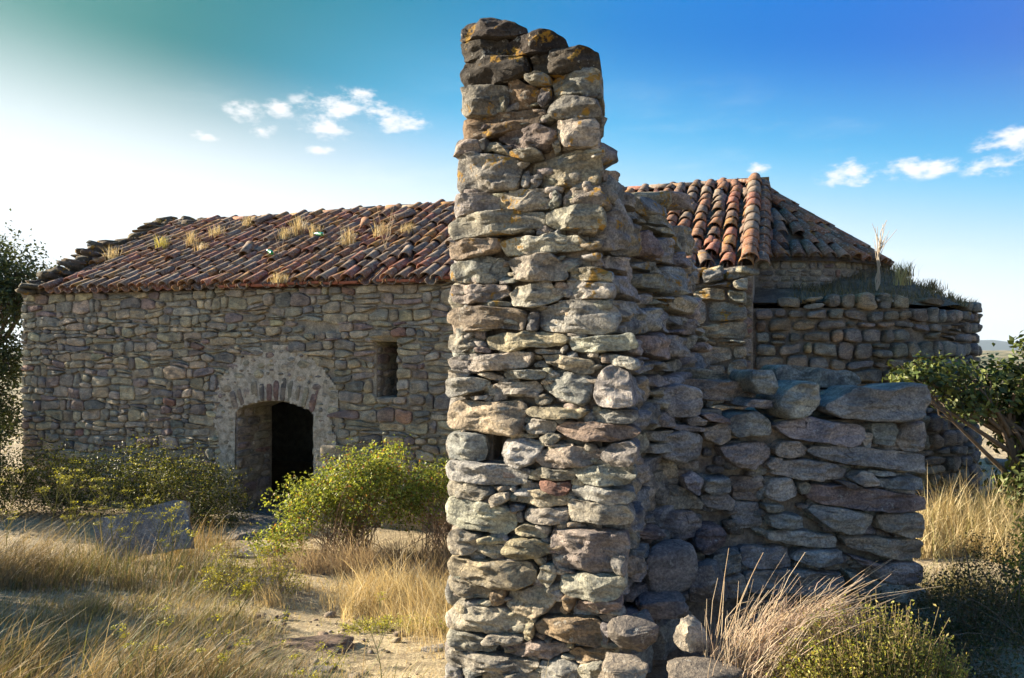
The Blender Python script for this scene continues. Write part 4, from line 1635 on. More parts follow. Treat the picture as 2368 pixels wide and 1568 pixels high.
# slabs lying on top, further back
for fl, wo_ in (((290, 285, 420, 262, 560, 285, 720, 335, 745, 370, 560, 375, 350, 345), -0.42), ((240, 410, 280, 335, 500, 340, 760, 360, 820, 420, 790, 470, 650, 480, 470, 470, 420, 420), -0.22),
                ((920, 330, 950, 250, 1050, 250, 1300, 285, 1450, 290, 1500, 380, 1300, 400, 1150, 395, 1000, 385), -0.42), ((1200, 470, 1230, 405, 1420, 405, 1400, 470), -0.3)):
    tt = tracer(B0, BE, BN, 2500, 1300, 1.568)
    P = tt(list(fl), wo_)
    q, F = stone(P, rng, 0.07, 0.3, 0.012, 0.02, RING_HI, 9.0, 3, mmin=20, mmax=70)
    q[:, 2] += wo_
    obj('stone', low(q), F, M_PILLAR, lowwall, pick(PAL_GRANITE, rng))
core = Bag()
for u0, u1, zt in ((-0.12, 0.55, 1.50), (0.55, 1.0, 1.40), (1.0, BL - 0.06, 1.42)):
    core.add(*hexa(low, u0, u1, -0.3, zt, -0.11, -0.62), 1.0)
core.build('rubble_core', M_MORTAR, lowwall, smooth=False)
ck = Bag()
for k in range(330):
    z, u = rng.uniform(0.0, 1.42), rng.uniform(-0.08, BL - 0.08)
    v, f = rock((0, 0, 0), (rng.uniform(0.03, 0.09), rng.uniform(0.015, 0.04), 0.05), rng, 2, 0.3, 0.0, 0.7, 0.25)
    ck.add(low(np.c_[v[:, 0] + u, v[:, 1] + z, v[:, 2] - 0.085]), f, pick(PAL_GRANITE, rng) * 0.85)
ck.build('chinking_stones', M_LOW, lowwall)['kind'] = 'stuff'
# rough stones of its far end and back
eb = Bag()
endm = plane_map(B0 + BE * BL, -BN, BE)
for P in courses(rng, 0.02, 0.6, -0.1, lambda u: 1.5, (0.14, 0.22), (0.22, 0.5), 0.014, None, 0.05, 8, 0.1):
    q, F = stone(P, rng, 0.05, 0.2, 0.012, 0.05, RING_MD, mmax=24)
    q[:, 2] -= 0.06
    eb.add(endm(q), F, pick(PAL_GRANITE, rng))
backm = plane_map(B0 - BN * 0.6, BE, -BN)
for P in courses(rng, 0.1, BL, -0.1, lambda u: 1.45, (0.16, 0.24), (0.25, 0.5), 0.014, None, 0.05, 8, 0.1):
    q, F = stone(P, rng, 0.05, 0.2, 0.012, 0.06, RING_LO, mmax=20)
    eb.add(backm(q), F, pick(PAL_GRANITE, rng))
eb.build('hidden_side_stones', M_LOW, lowwall)['kind'] = 'stuff'

# ------------------------------------------------------------------ loose stones lying on the ground
def at(px, py, Y):
    return np.array([(px - CX) / FPX * Y, Y, CAMZ + (HY - py) / FPX * Y])


def free_stone(name, label, c, size, yaw=0.0, col=(0.29, 0.27, 0.24), group=None, mat=None, box=0.6, amp=0.26, tilt=0.08, sub=4):
    c = (c[0], c[1], c[2] - 0.02)
    o = obj(name, *rock(c, size, rng, sub, amp, yaw, box, tilt), mat or M_LOW, None, col, sharp=40)
    return tag(o, label, 'stone', group)


free_stone('boulder', 'big rounded grey boulder at the foot of the low wall beside the pillar', at(1538, 1300, 4.66), (0.19, 0.15, 0.155), 0.2, (0.30, 0.29, 0.275), box=0.35, amp=0.12)
free_stone('stone_block', 'reddish flat stone leaning on top of the round boulder beside the pillar', at(1495, 1225, 4.72), (0.11, 0.09, 0.045), 0.4, (0.27, 0.22, 0.20), tilt=0.3)
free_stone('stone_block', 'dark squared stone below the boulder at the right foot of the pillar', at(1462, 1455, 3.88), (0.12, 0.11, 0.085), 0.25, (0.235, 0.215, 0.20), box=0.75)
free_stone('stone_block', 'sunlit angular block at the bottom edge right of the pillar', at(1440, 1560, 3.60), (0.13, 0.10, 0.09), -0.2, (0.34, 0.30, 0.25), box=0.8)
free_stone('stone_block', 'grey flat stone under the round boulder by the wall foot', at(1525, 1395, 4.5), (0.15, 0.12, 0.08), 0.1, (0.26, 0.25, 0.24), box=0.75)
free_stone('stone_block', 'pale sunlit stone half hidden by the bright green herb', at(1600, 1455, 3.60), (0.075, 0.07, 0.07), 0.4, (0.42, 0.38, 0.32))
free_stone('stone_block', 'grey stone between the boulder and the dry grass clump', at(1640, 1340, 4.62), (0.13, 0.10, 0.12), 0.9, (0.28, 0.26, 0.24), box=0.7)
free_stone('stone_block', 'dark stone half buried at the bottom under the green herb bush', at(1630, 1550, 3.45), (0.17, 0.10, 0.05), 0.1, (0.20, 0.18, 0.16))
free_stone('stone_block', 'small round stone lying in the green herb at the bottom', at(1985, 1545, 3.40), (0.045, 0.04, 0.04), 0.1, (0.30, 0.27, 0.25))
g = at(700, 1415, 5.4)
free_stone('flat_rock', 'flat reddish bedrock slab showing in the sunlit path', (g[0], g[1], 0.0 + float(gheight(g[0:1], g[1:2])[0])), (0.34, 0.22, 0.045), 0.1, (0.22, 0.165, 0.14), box=0.3, amp=0.3)
g = at(745, 1500, 4.75)
free_stone('flat_rock', 'small grey rock in the dry grass of the path at the bottom', (g[0], g[1], float(gheight(g[0:1], g[1:2])[0])), (0.10, 0.07, 0.05), 0.1, (0.33, 0.30, 0.28))
for k, (px, py, Y, s_, lb) in enumerate([(600, 1215, 10.0, (0.42, 0.26, 0.10), 'broad worn step stone right below the dark doorway'), (585, 1255, 9.0, (0.30, 0.22, 0.08), 'middle step stone between the doorway and the path'), (520, 1305, 7.9, (0.20, 0.15, 0.07), 'lowest step stone where the path reaches the door steps'), (560, 1330, 7.3, (0.34, 0.22, 0.05), 'flat slab in the path just before the door steps')]):
    g = at(px, py, Y)
    free_stone('step_stone', lb, (g[0], g[1], float(gheight(g[0:1], g[1:2])[0]) + 0.02), s_, 0.2, (0.27, 0.25, 0.23), 'step stones to the door', box=0.7)
free_stone('flat_rock', 'grey rocks at the edge of the grass beside the pillar foot', (*at(1010, 1395, 5.3)[:2], float(gheight(np.array([at(1010, 1395, 5.3)[0]]), np.array([5.3]))[0])), (0.12, 0.09, 0.05), 0.2, (0.30, 0.28, 0.26))
free_stone('flat_rock', 'rounded rock in the sunny grass beyond the apse', at(2325, 1078, 12.5), (0.28, 0.2, 0.16), 0.2, (0.30, 0.27, 0.24))
# tilted grey slab left of the door
sv, sf = hexa(lambda q: np.asarray(q, float), -0.52, 0.52, -0.28, 0.28, -0.05, 0.05, 14, 8)
sv[:, 2] += 0.03 * fbm(sv * 3.0, 4, 3)
sv[:, 0] += 0.05 * fbm(sv[:, [1, 0, 2]] * 5.0, 3, 5) * (np.abs(sv[:, 0]) > 0.5)
sv[:, 1] += 0.05 * fbm(sv * 5.0, 3, 6) * (np.abs(sv[:, 1]) > 0.27)
rm = np.array(Matrix.Rotation(R(6), 3, 'Z') @ Matrix.Rotation(R(-11), 3, 'Y') @ Matrix.Rotation(R(66), 3, 'X'))
c = at(335, 1232, 8.6)
o = obj('stone_slab', sv @ rm.T + np.array([c[0], c[1], c[2]]), sf, M_LOW, None, (0.30, 0.31, 0.33), sharp=40)
tag(o, 'smooth bluish grey slab leaning in the weeds left of the door', 'slab')

# ------------------------------------------------------------------ plants: array builders
nrng = np.random.RandomState(3)


def blades(pos, h, wd, lean, col, curl=1.0):
    """ribbon blades: pos (n,3), h, wd (n), lean (n,2) horizontal reach, col (n,3) -> V, F, C"""
    n = len(pos)
    az_ = nrng.uniform(0, math.pi, n)
    side = np.stack([np.cos(az_), np.sin(az_), np.zeros(n)], -1)
    L, F0 = [], []
    prof = ((0.0, 1.0), (0.38, 0.9), (0.72, 0.6), (1.0, 0.0))
    for s, ww in prof:
        c = pos + np.stack([lean[:, 0] * s ** (1 + curl), lean[:, 1] * s ** (1 + curl), h * (s - 0.12 * s * s)], -1)
        if ww > 0:
            L += [c - side * (wd * ww / 2)[:, None], c + side * (wd * ww / 2)[:, None]]
        else:
            L += [c]
    V = np.stack(L, 1)                       # n,7,3
    base = (np.arange(n) * 7)[:, None]
    T = np.array([(0, 1, 3), (0, 3, 2), (2, 3, 5), (2, 5, 4), (4, 5, 6)])
    F = (base[:, None, :] + T[None]).reshape(-1, 3)
    C = np.repeat(col, 7, 0)
    return V.reshape(-1, 3), F, C


def leaves(pos, nrm, size, col, asp=0.55, fold=0.25):
    n = len(pos)
    nrm = nrm / (np.linalg.norm(nrm, axis=1)[:, None] + 1e-9)
    r = nrng.normal(size=(n, 3))
    a = np.cross(nrm, r)
    a /= np.linalg.norm(a, axis=1)[:, None] + 1e-9
    b = np.cross(nrm, a)
    s = size[:, None]
    V = np.stack([pos - a * s * 0.5, pos + b * s * asp * 0.5 + nrm * s * fold * 0.5 - a * s * 0.05, pos + a * s * 0.5, pos - b * s * asp * 0.5 + nrm * s * fold * 0.5 - a * s * 0.05], 1)
    base = (np.arange(n) * 4)[:, None]
    T = np.array([(0, 2, 1), (0, 3, 2)])
    F = (base[:, None, :] + T[None]).reshape(-1, 3)
    return V.reshape(-1, 3), F, np.repeat(col, 4, 0)


def tubes(paths, radii, sides=4, col=None):
    Vs, Fs, Cs, n0 = [], [], [], 0
    for k, (p, r) in enumerate(zip(paths, radii)):
        p = np.asarray(p, float)
        m = len(p)
        t = np.gradient(p, axis=0)
        t /= np.linalg.norm(t, axis=1)[:, None] + 1e-9
        ref = np.array([0.31, 0.77, 0.2])
        a = np.cross(t, ref)
        a /= np.linalg.norm(a, axis=1)[:, None] + 1e-9
        b = np.cross(t, a)
        rr = np.asarray(r, float) * np.ones(m)
        ang = np.arange(sides) * 2 * math.pi / sides
        V = p[:, None, :] + rr[:, None, None] * (np.cos(ang)[None, :, None] * a[:, None, :] + np.sin(ang)[None, :, None] * b[:, None, :])
        Vs.append(V.reshape(-1, 3))
        i, j = np.meshgrid(np.arange(m - 1), np.arange(sides), indexing='ij')
        j2 = (j + 1) % sides
        Fs.append(n0 + np.stack([i * sides + j, i * sides + j2, (i + 1) * sides + j2, (i + 1) * sides + j], -1).reshape(-1, 4))
        if col is not None:
            c = np.empty((m * sides, 3))
            c[:] = col[k] if np.ndim(col) > 1 else col
            Cs.append(c)
        n0 += m * sides
    return np.vstack(Vs), np.vstack(Fs), (np.vstack(Cs) if Cs else None)


def palette(n, cols, wts=None, var=0.22):
    cols = np.array(cols)
    k = nrng.choice(len(cols), n, p=None if wts is None else np.array(wts) / sum(wts))
    return cols[k] * nrng.uniform(1 - var, 1 + var, (n, 1))


STRAW = [(0.52, 0.44, 0.27), (0.45, 0.36, 0.20), (0.38, 0.29, 0.16), (0.58, 0.51, 0.34)]
STRAWG = STRAW + [(0.24, 0.25, 0.08)]


def gz1(x, y):
    return float(gheight(np.array([x]), np.array([y]))[0])


# ------------------------------------------------------------------ dry grass of the ground
def free(x, y):
    q = -((x - L2[0]) * N2[0] + (y - L2[1]) * N2[1])
    u = (x - L2[0]) * D2[0] + (y - L2[1]) * D2[1]
    ok = ~((q < 0.05) & (u > -0.05) & (u < ULEN) & (q > -2 * HALF))
    ok &= np.hypot(x - C2[0], y - C2[1]) > RA + 0.03
    s = (x - PRO[0]) * PO[0] + (y - PRO[1]) * PO[1]
    t = (x - PRO[0]) * PD[0] + (y - PRO[1]) * PD[1]
    ok &= ~((s > -0.03) & (s < 2.4) & (t > -1.25 - 0.17 * s) & (t < 0.05))
    s = (x - B0[0]) * BE[0] + (y - B0[1]) * BE[1]
    t = (x - B0[0]) * BN[0] + (y - B0[1]) * BN[1]
    ok &= ~((s > -0.1) & (s < BL + 0.02) & (t > -0.65) & (t < 0.05))
    return ok


def scatter(n, r0, r1, a0, a1, power=1.0):
    r = r0 * (r1 / r0) ** nrng.uniform(0, 1, n)
    a = nrng.uniform(a0, a1, n)
    return r * np.sin(a), r * np.cos(a)


def grass_stuff(name, label, x, y, h, wd, leanx, leany, col, cat='grass'):
    z = gheight(x, y) - 0.01
    V, F, C = blades(np.stack([x, y, z], -1), h, wd, np.stack([leanx, leany], -1), col)
    o = obj(name, V, F, M_STRAW, None, C, smooth=True, center=np.array([x.mean(), y.mean(), 0.0]))
    tag(o, label, cat, kind='stuff')
    return o


# short turf everywhere
x, y = scatter(60000, 3.3, 30.0, -0.78, 0.80)
k = free(x, y)
x, y = x[k], y[k]
n = len(x)
pn = fbm(np.stack([x * 1.1, y * 1.1, x * 0], -1), 3, 31)
bare = fbm(np.stack([x * 0.8, y * 1.4, x * 0 + 9], -1), 3, 33)
h = nrng.uniform(0.012, 0.05, n) * (1 + 0.6 * pn) * (1 + 0.05 * np.hypot(x, y))
pathy = np.exp(-((x + 1.35) / 0.75) ** 2) * sstep(7.6, 6.6, y) * 0.45
k = (bare - pathy > -0.12) | (nrng.rand(n) < 0.22)
x, y, h, pn = x[k], y[k], h[k], pn[k]
n = len(x)
col = palette(n, STRAW)
grn = (pn + nrng.normal(0, 0.25, n)) > 0.38
col[grn] = palette(int(grn.sum()), [(0.22, 0.24, 0.07), (0.30, 0.29, 0.09)])
grass_stuff('short_dry_grass', 'short straw-coloured turf covering the ground around the ruin', x, y, np.abs(h), np.full(n, 0.004) * (1 + 0.08 * np.hypot(x, y)), nrng.normal(0.01, 0.03, n), nrng.normal(0, 0.03, n), col)


def patch(name, label, n, cx, cy, rx, ry, hr, lean, cols, wd=0.006, wts=None, edge=1.0):
    """an oval patch of taller grass"""
    a = nrng.uniform(0, 2 * math.pi, n)
    r = np.sqrt(nrng.uniform(0, 1, n)) * (1 + 0.25 * np.sin(3 * a + cx) + 0.15 * np.sin(7 * a + cy))
    x, y = cx + rx * r * np.cos(a), cy + ry * r * np.sin(a)
    k = free(x, y)
    x, y = x[k], y[k]
    m = len(x)
    cl = fbm(np.stack([x * 3.1, y * 3.1, x * 0], -1), 3, 41)
    k = cl + nrng.normal(0, 0.15, m) > -0.25
    x, y, cl = x[k], y[k], cl[k]
    m = len(x)
    rr2 = ((x - cx) / rx) ** 2 + ((y - cy) / ry) ** 2
    h = nrng.uniform(*hr, m) * (0.9 + 0.6 * cl) * nrng.choice([0.45, 0.85, 1.3], m, p=[0.45, 0.42, 0.13]) * np.clip(1.1 - 0.55 * rr2, 0.3, 1.1)
    lean = (lean[0] + 0.7 * fbm(np.stack([x * 2.3, y * 2.3, x * 0 + 3], -1), 2, 61), lean[1] + 0.5 * fbm(np.stack([x * 2.3, y * 2.3, x * 0 + 8], -1), 2, 62))
    return grass_stuff(name, label, x, y, np.abs(h), np.full(m, wd * 0.8) * nrng.uniform(0.5, 1.4, m), lean[0] * h + nrng.normal(0, 0.32, m) * h, lean[1] * h + nrng.normal(0, 0.28, m) * h, palette(m, cols, wts))


patch('tall_dry_grass', 'bright bleached grass strip between the bramble and the path', 7500, -1.15, 7.1, 1.25, 0.75, (0.22, 0.50), (-0.15, 0.0), STRAW)
patch('tall_dry_grass', 'bleached grass against the left foot of the pillar', 1500, -0.55, 6.1, 0.45, 0.8, (0.2, 0.42), (-0.25, 0.0), STRAW)
patch('tall_dry_grass', 'tall brown grass under the yellow fennel on the left', 5600, -3.9, 7.5, 1.5, 1.0, (0.22, 0.55), (0.1, 0.0), [(0.21, 0.165, 0.095), (0.15, 0.14, 0.06), (0.30, 0.24, 0.14), (0.12, 0.14, 0.05)])  # brownish weedy grass, its colours also darkened for the dim light here
patch('tall_dry_grass', 'windblown dry grass at the far left edge', 4200, -5.0, 6.9, 0.8, 0.8, (0.35, 0.65), (0.5, 0.0), [(0.26, 0.20, 0.12), (0.18, 0.15, 0.08), (0.36, 0.29, 0.18)])  # dry browns deepened, the dim light of the left edge in the colour
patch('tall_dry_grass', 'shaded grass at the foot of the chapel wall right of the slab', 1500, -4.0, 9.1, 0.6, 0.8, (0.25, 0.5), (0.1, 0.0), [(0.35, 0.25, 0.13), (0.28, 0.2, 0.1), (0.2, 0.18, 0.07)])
patch('tall_dry_grass', 'slanting dry stalks along the bottom edge on the left', 7500, -2.35, 4.2, 1.3, 0.45, (0.25, 0.60), (0.55, 0.0), [(0.30, 0.23, 0.13), (0.40, 0.32, 0.19), (0.16, 0.17, 0.06), (0.24, 0.18, 0.10)], 0.005)
patch('tall_dry_grass', 'thin dry stalks along the bottom edge before the path', 1500, -0.95, 4.0, 0.6, 0.3, (0.15, 0.38), (0.35, 0.0), STRAWG, 0.0045)
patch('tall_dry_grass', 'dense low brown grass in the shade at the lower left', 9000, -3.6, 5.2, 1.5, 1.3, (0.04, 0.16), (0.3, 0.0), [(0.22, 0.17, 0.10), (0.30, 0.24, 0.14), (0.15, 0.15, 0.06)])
patch('tall_dry_grass', 'low mixed green and straw grass on the left of the path', 8000, -2.9, 5.6, 1.3, 1.2, (0.07, 0.24), (0.4, 0.0), [(0.30, 0.24, 0.13), (0.2, 0.2, 0.07), (0.40, 0.33, 0.2)])  # browner, darker blades carry the lower left shade in their colour
patch('golden_grass', 'tall golden sunlit grass behind the right end of the low wall', 9000, 4.6, 7.3, 0.95, 0.75, (0.32, 0.68), (0.06, 0.0), [(0.50, 0.41, 0.23), (0.40, 0.31, 0.16), (0.58, 0.50, 0.31), (0.26, 0.24, 0.10)], 0.007)
patch('golden_grass', 'golden grass farther right of the apse wall', 3200, 6.2, 8.4, 1.1, 1.1, (0.28, 0.55), (0.1, 0.0), [(0.50, 0.41, 0.23), (0.40, 0.31, 0.16), (0.24, 0.23, 0.09)], 0.008)
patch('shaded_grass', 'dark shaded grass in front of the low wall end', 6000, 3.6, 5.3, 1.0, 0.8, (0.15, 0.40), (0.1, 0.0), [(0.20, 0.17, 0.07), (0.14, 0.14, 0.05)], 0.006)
patch('dry_twigs', 'greyish dead grass tangle under the bramble', 9000, -1.15, 8.35, 1.5, 0.55, (0.3, 0.62), (0.0, -0.25), [(0.34, 0.27, 0.20), (0.26, 0.2, 0.15), (0.42, 0.34, 0.24)], 0.005)
patch('dry_grass_fringe', 'sparse dry grass at the front foot of the pillar', 260, 0.15, 3.95, 0.65, 0.14, (0.12, 0.34), (0.2, 0.0), STRAW, 0.0045)

# straw litter lying flat on the path
x, y = nrng.uniform(-2.9, -0.2, 16000), nrng.uniform(3.9, 8.2, 16000)
k = free(x, y) & (fbm(np.stack([x * 2.2, y * 2.2, x * 0], -1), 3, 71) + nrng.normal(0, 0.2, 16000) > -0.1)
x, y = x[k], y[k]
n = len(x)
a = nrng.uniform(0, 6.28, n)
ll = nrng.uniform(0.02, 0.11, n)
grass_stuff('straw_litter', 'pale broken straw lying flat on the sunlit path', x, y, nrng.uniform(0.006, 0.03, n), np.full(n, 0.005), ll * np.cos(a), ll * np.sin(a), palette(n, [(0.58, 0.50, 0.34), (0.48, 0.39, 0.25), (0.34, 0.26, 0.17)]))
# pebbles of the path
bagg = Bag()
for k in range(260):
    xx, yy = rng.uniform(-2.6, -0.3), rng.uniform(4.2, 8.5)
    s = rng.uniform(0.008, 0.03) if k > 26 else rng.uniform(0.03, 0.06)
    v, f = rock((xx, yy, gz1(xx, yy) + s * 0.3), (s, s * 0.8, s * 0.5), rng, 1, 0.2)
    bagg.add(v, f, pick([(1, (0.34, 0.29, 0.24)), (1, (0.25, 0.2, 0.17))], rng))
tag(bagg.build('pebbles', M_LOW), 'scattered small pebbles on the sunlit path', 'pebbles', kind='stuff')


# ------------------------------------------------------------------ bushes and trees
def foliage(blobs, n, size, cols, per=10, clump=0.07, wts=None, shell=0.5, flat=0.5):
    """leaf clusters on twig ends spread through ellipsoids"""
    wv = np.array([b[1][0] * b[1][1] * b[1][2] for b in blobs]) ** 0.67
    nt_ = n // per
    which = nrng.choice(len(blobs), nt_, p=wv / wv.sum())
    cen = np.array([b[0] for b in blobs])[which]
    rad = np.array([b[1] for b in blobs])[which]
    d = nrng.normal(size=(nt_, 3))
    d /= np.linalg.norm(d, axis=1)[:, None]
    rr = shell + (1.05 - shell) * nrng.uniform(0, 1, nt_) ** 0.7
    lump = 1 + 0.5 * fbm(d * 2.2 + which[:, None] * 3.1, 3, 51)
    tw = cen + d * rad * (rr * lump)[:, None]
    p = np.repeat(tw, per, 0) + nrng.normal(0, clump, (nt_ * per, 3))
    nr_ = np.repeat(d, per, 0) * flat + nrng.normal(size=(nt_ * per, 3)) * 0.6 + np.array([0, 0, 0.35])
    m = len(p)
    tone = np.repeat(nrng.uniform(0.7, 1.3, nt_), per)[:, None]
    V, F, C = leaves(p, nr_, nrng.uniform(0.6, 1.35, m) * size, palette(m, cols, wts) * tone)
    return V, F, C, tw


def stems_to(base, tips, n, r0, spread=0.15, bend=0.3):
    paths, rad = [], []
    for k in nrng.choice(len(tips), min(n, len(tips)), replace=False):
        b = np.array(base) + np.array([nrng.normal(0, spread), nrng.normal(0, spread), 0])
        t = tips[k]
        mid = (b + t) / 2 + nrng.normal(0, bend * 0.25, 3) + np.array([0, 0, bend * 0.35])
        s = np.linspace(0, 1, 7)[:, None]
        paths.append((1 - s) ** 2 * b + 2 * s * (1 - s) * mid + s ** 2 * t)
        rad.append(np.linspace(r0, r0 * 0.35, 7) * nrng.uniform(0.6, 1.3))
    return paths, rad


def bush(name, label, cat, base, blobs, n, size, cols, mat=None, nst=40, r0=0.006, stemcol=(0.22, 0.16, 0.11), wts=None, per=10, clump=0.06, shell=0.45, group=None, bend=0.3):
    e = empty(name, tuple(float(v) for v in base), label, cat, group)
    V, F, C, tw = foliage(blobs, n, size, cols, per, clump, wts, shell)
    obj('leaves', V, F, mat or M_LEAF, e, C)
    p, r = stems_to(base, tw, nst, r0, 0.2, bend)
    V, F, C = tubes(p, r, 4, np.array(stemcol))
    obj('stems', V, F, M_STRAW, e, C)['kind'] = 'stuff'
    return e


def G(x, y, dz=0.0):
    return (x, y, gz1(x, y) + dz)


BRAM = [(0.17, 0.22, 0.04), (0.26, 0.31, 0.06), (0.10, 0.13, 0.03), (0.34, 0.36, 0.09), (0.26, 0.14, 0.05)]
def ramble(n, x0, x1, y0, y1, top, rr):
    """many small uneven masses under a sloping outline"""
    out = []
    for k in range(n):
        s = nrng.uniform(0, 1)
        x = x0 + (x1 - x0) * s
        zt = float(np.interp(x, *top))
        r = nrng.uniform(*rr)
        z = zt - r * 0.8 - abs(nrng.normal(0, 0.22))
        out.append(((x, nrng.uniform(y0, y1), max(z, -0.45)), (r * nrng.uniform(0.8, 1.3), r, r * nrng.uniform(0.6, 0.95))))
    return out


bush('bramble_bush', 'sunlit green bramble bush in front of the doorway, right side', 'bush', G(-2.0, 8.9),
     ramble(26, -2.95, -1.25, 8.55, 9.35, ([-3.0, -2.6, -2.2, -1.8, -1.2], [-0.12, 0.22, 0.60, 0.84, 0.72]), (0.17, 0.34)) + [((-2.0, 9.0, 0.1), (0.5, 0.4, 0.4)), ((-2.82, 8.7, 0.18), (0.13, 0.12, 0.07)), ((-2.6, 8.75, 0.36), (0.12, 0.1, 0.06))],
     15000, 0.040, BRAM, nst=150, r0=0.005, wts=[4, 4, 3, 2, 1.2], bend=0.55, clump=0.05, stemcol=(0.26, 0.18, 0.12))
bush('bramble_bush', 'darker bramble bush between the sunlit bramble and the pillar', 'bush', G(-0.8, 9.0),
     ramble(24, -1.35, 0.3, 8.7, 9.4, ([-1.4, -0.9, -0.4, 0.3], [0.62, 0.55, 0.66, 0.6]), (0.16, 0.32)),
     11000, 0.038, BRAM, nst=140, r0=0.005, wts=[4, 3, 4, 1, 1.2], bend=0.55, clump=0.05, stemcol=(0.26, 0.18, 0.12))
DKB = [(0.04, 0.055, 0.015), (0.075, 0.095, 0.024), (0.04, 0.05, 0.014), (0.11, 0.12, 0.035)]  # leaf colours darkened to stand in for the shade by the wall
bush('wall_bush', 'leafy green bush left of the doorway against the wall', 'bush', G(-4.9, 10.8),
     [((-4.75, 10.75, -0.10), (0.75, 0.45, 0.55)), ((-5.4, 10.9, 0.05), (0.6, 0.45, 0.5)), ((-4.2, 10.55, -0.32), (0.45, 0.4, 0.42))], 11000, 0.036, DKB + [(0.2, 0.2, 0.06)], nst=50)
bush('wall_bush', 'dark bush at the left foot of the chapel wall', 'bush', G(-6.8, 11.2),
     [((-6.4, 11.1, -0.10), (0.7, 0.45, 0.5)), ((-7.3, 11.3, -0.05), (0.8, 0.5, 0.55)), ((-7.9, 11.2, -0.1), (0.6, 0.5, 0.5))], 11000, 0.038, DKB, nst=50)
OAK = [(0.045, 0.065, 0.022), (0.06, 0.085, 0.028), (0.035, 0.048, 0.018), (0.09, 0.11, 0.035)]


def tree(name, label, base, limbs, blobs, n, size, cols, r0, per=12, clump=0.09, mat=None, shell=0.3, trunk_top=None):
    e = empty(name, tuple(float(v) for v in base), label, 'tree')
    V, F, C, tw = foliage(blobs, n, size, cols, per, clump, None, shell)
    obj('crown', V, F, mat or M_OAK, e, C)
    b = np.array(base) + np.array([0, 0, -0.1])
    tt = np.array(trunk_top)
    s = np.linspace(0, 1, 9)[:, None]
    tr_ = b + (tt - b) * s + np.c_[0.06 * np.sin(s * 5), 0.05 * np.cos(s * 4) - 0.05, 0 * s]
    paths, rad = [tr_], [np.linspace(r0, r0 * 0.55, 9)]
    for c_, r_ in blobs:
        for _ in range(limbs):
            tip = np.array(c_) + nrng.normal(0, 0.4, 3) * np.array(r_)
            st = tr_[nrng.randint(4, 9)]
            mid = (st + tip) / 2 + nrng.normal(0, 0.12, 3)
            p = (1 - s) ** 2 * st + 2 * s * (1 - s) * mid + s ** 2 * tip
            paths.append(p)
            rad.append(np.linspace(r0 * 0.4, r0 * 0.08, 9))
            for _k in range(3):
                t2 = tip + nrng.normal(0, 0.45, 3) * np.array(r_)
                paths.append(np.linspace(p[5], t2, 6) + np.r_[np.zeros((1, 3)), nrng.normal(0, 0.03, (5, 3))])
                rad.append(np.linspace(r0 * 0.14, r0 * 0.04, 6))
    V, F, C = tubes(paths, rad, 6)
    obj('trunk', V, F, M_BARK, e)
    return e


tree('oak_tree', 'dark evergreen oak rising behind the left corner of the chapel', G(-9.9, 14.0), 3,
     [((-9.75, 13.9, 3.35), (0.95, 0.9, 0.75)), ((-10.5, 14.2, 2.9), (1.1, 1.0, 1.1)), ((-9.15, 13.8, 2.85), (0.50, 0.6, 0.45)), ((-9.6, 13.9, 1.75), (0.75, 0.8, 0.55)), ((-9.9, 13.8, 0.75), (0.8, 0.8, 0.6)), ((-10.9, 14.0, 1.4), (1.0, 0.9, 1.2))],
     34000, 0.075, OAK, 0.16, shell=0.25, trunk_top=(-9.8, 13.95, 2.6))
tree('oak_shrub', 'dark oak shrub at the left edge beside the chapel corner', G(-8.9, 11.5), 3,
     [((-8.8, 11.4, 0.5), (0.85, 0.7, 0.75)), ((-9.4, 11.6, 1.0), (0.8, 0.7, 0.8)), ((-8.3, 11.2, -0.05), (0.5, 0.5, 0.4))], 11000, 0.055, OAK, 0.06, trunk_top=(-8.9, 11.5, 0.6))
tree('oak_shrub', 'evergreen oak with sunlit leaf sprays behind the right end of the low wall', G(5.2, 7.7), 3,
     [((4.2, 7.3, 1.66), (0.40, 0.22, 0.16)), ((3.85, 7.2, 1.66), (0.20, 0.16, 0.14)), ((4.5, 7.35, 1.40), (0.30, 0.25, 0.14)), ((5.05, 7.6, 1.55), (0.45, 0.45, 0.28)), ((5.6, 7.8, 1.35), (0.65, 0.6, 0.5)), ((5.4, 7.6, 1.05), (0.40, 0.4, 0.22)), ((5.25, 7.4, 0.62), (0.42, 0.35, 0.30)), ((5.7, 7.5, 0.75), (0.5, 0.4, 0.4)), ((5.35, 7.4, 1.95), (0.25, 0.25, 0.16))],
     9500, 0.075, [(0.06, 0.085, 0.022), (0.08, 0.11, 0.03), (0.045, 0.06, 0.018), (0.13, 0.15, 0.04)], 0.07, per=9, clump=0.05, trunk_top=(5.1, 7.6, 1.2))
tree('oak_tree', 'unseen small oak added left of the weeds to shade the lower left grass', G(-7.6, 6.7), 3,
     [((-7.6, 6.7, 1.7), (1.1, 1.0, 0.75)), ((-7.0, 6.3, 1.3), (0.7, 0.7, 0.6)), ((-8.2, 7.2, 1.3), (0.8, 0.8, 0.7)), ((-7.4, 5.9, 0.9), (0.8, 0.6, 0.6))], 8000, 0.085, OAK, 0.10, trunk_top=(-7.6, 6.7, 1.2))  # oak outside the view, added so its shade covers the lower left
bush('dark_shrub', 'dark small-leaved shrub in shade at the lower right corner', 'bush', G(3.1, 5.0),
     [((2.95, 4.95, 0.16), (0.45, 0.3, 0.26)), ((3.4, 5.1, 0.25), (0.5, 0.35, 0.36)), ((2.6, 4.75, 0.05), (0.3, 0.25, 0.16)), ((3.0, 4.45, 0.0), (0.5, 0.3, 0.16)), ((2.5, 4.2, 0.05), (0.4, 0.3, 0.22))], 12000, 0.022, [(0.10, 0.085, 0.04), (0.07, 0.08, 0.03), (0.16, 0.12, 0.07)], nst=90, r0=0.004, per=6, clump=0.03)
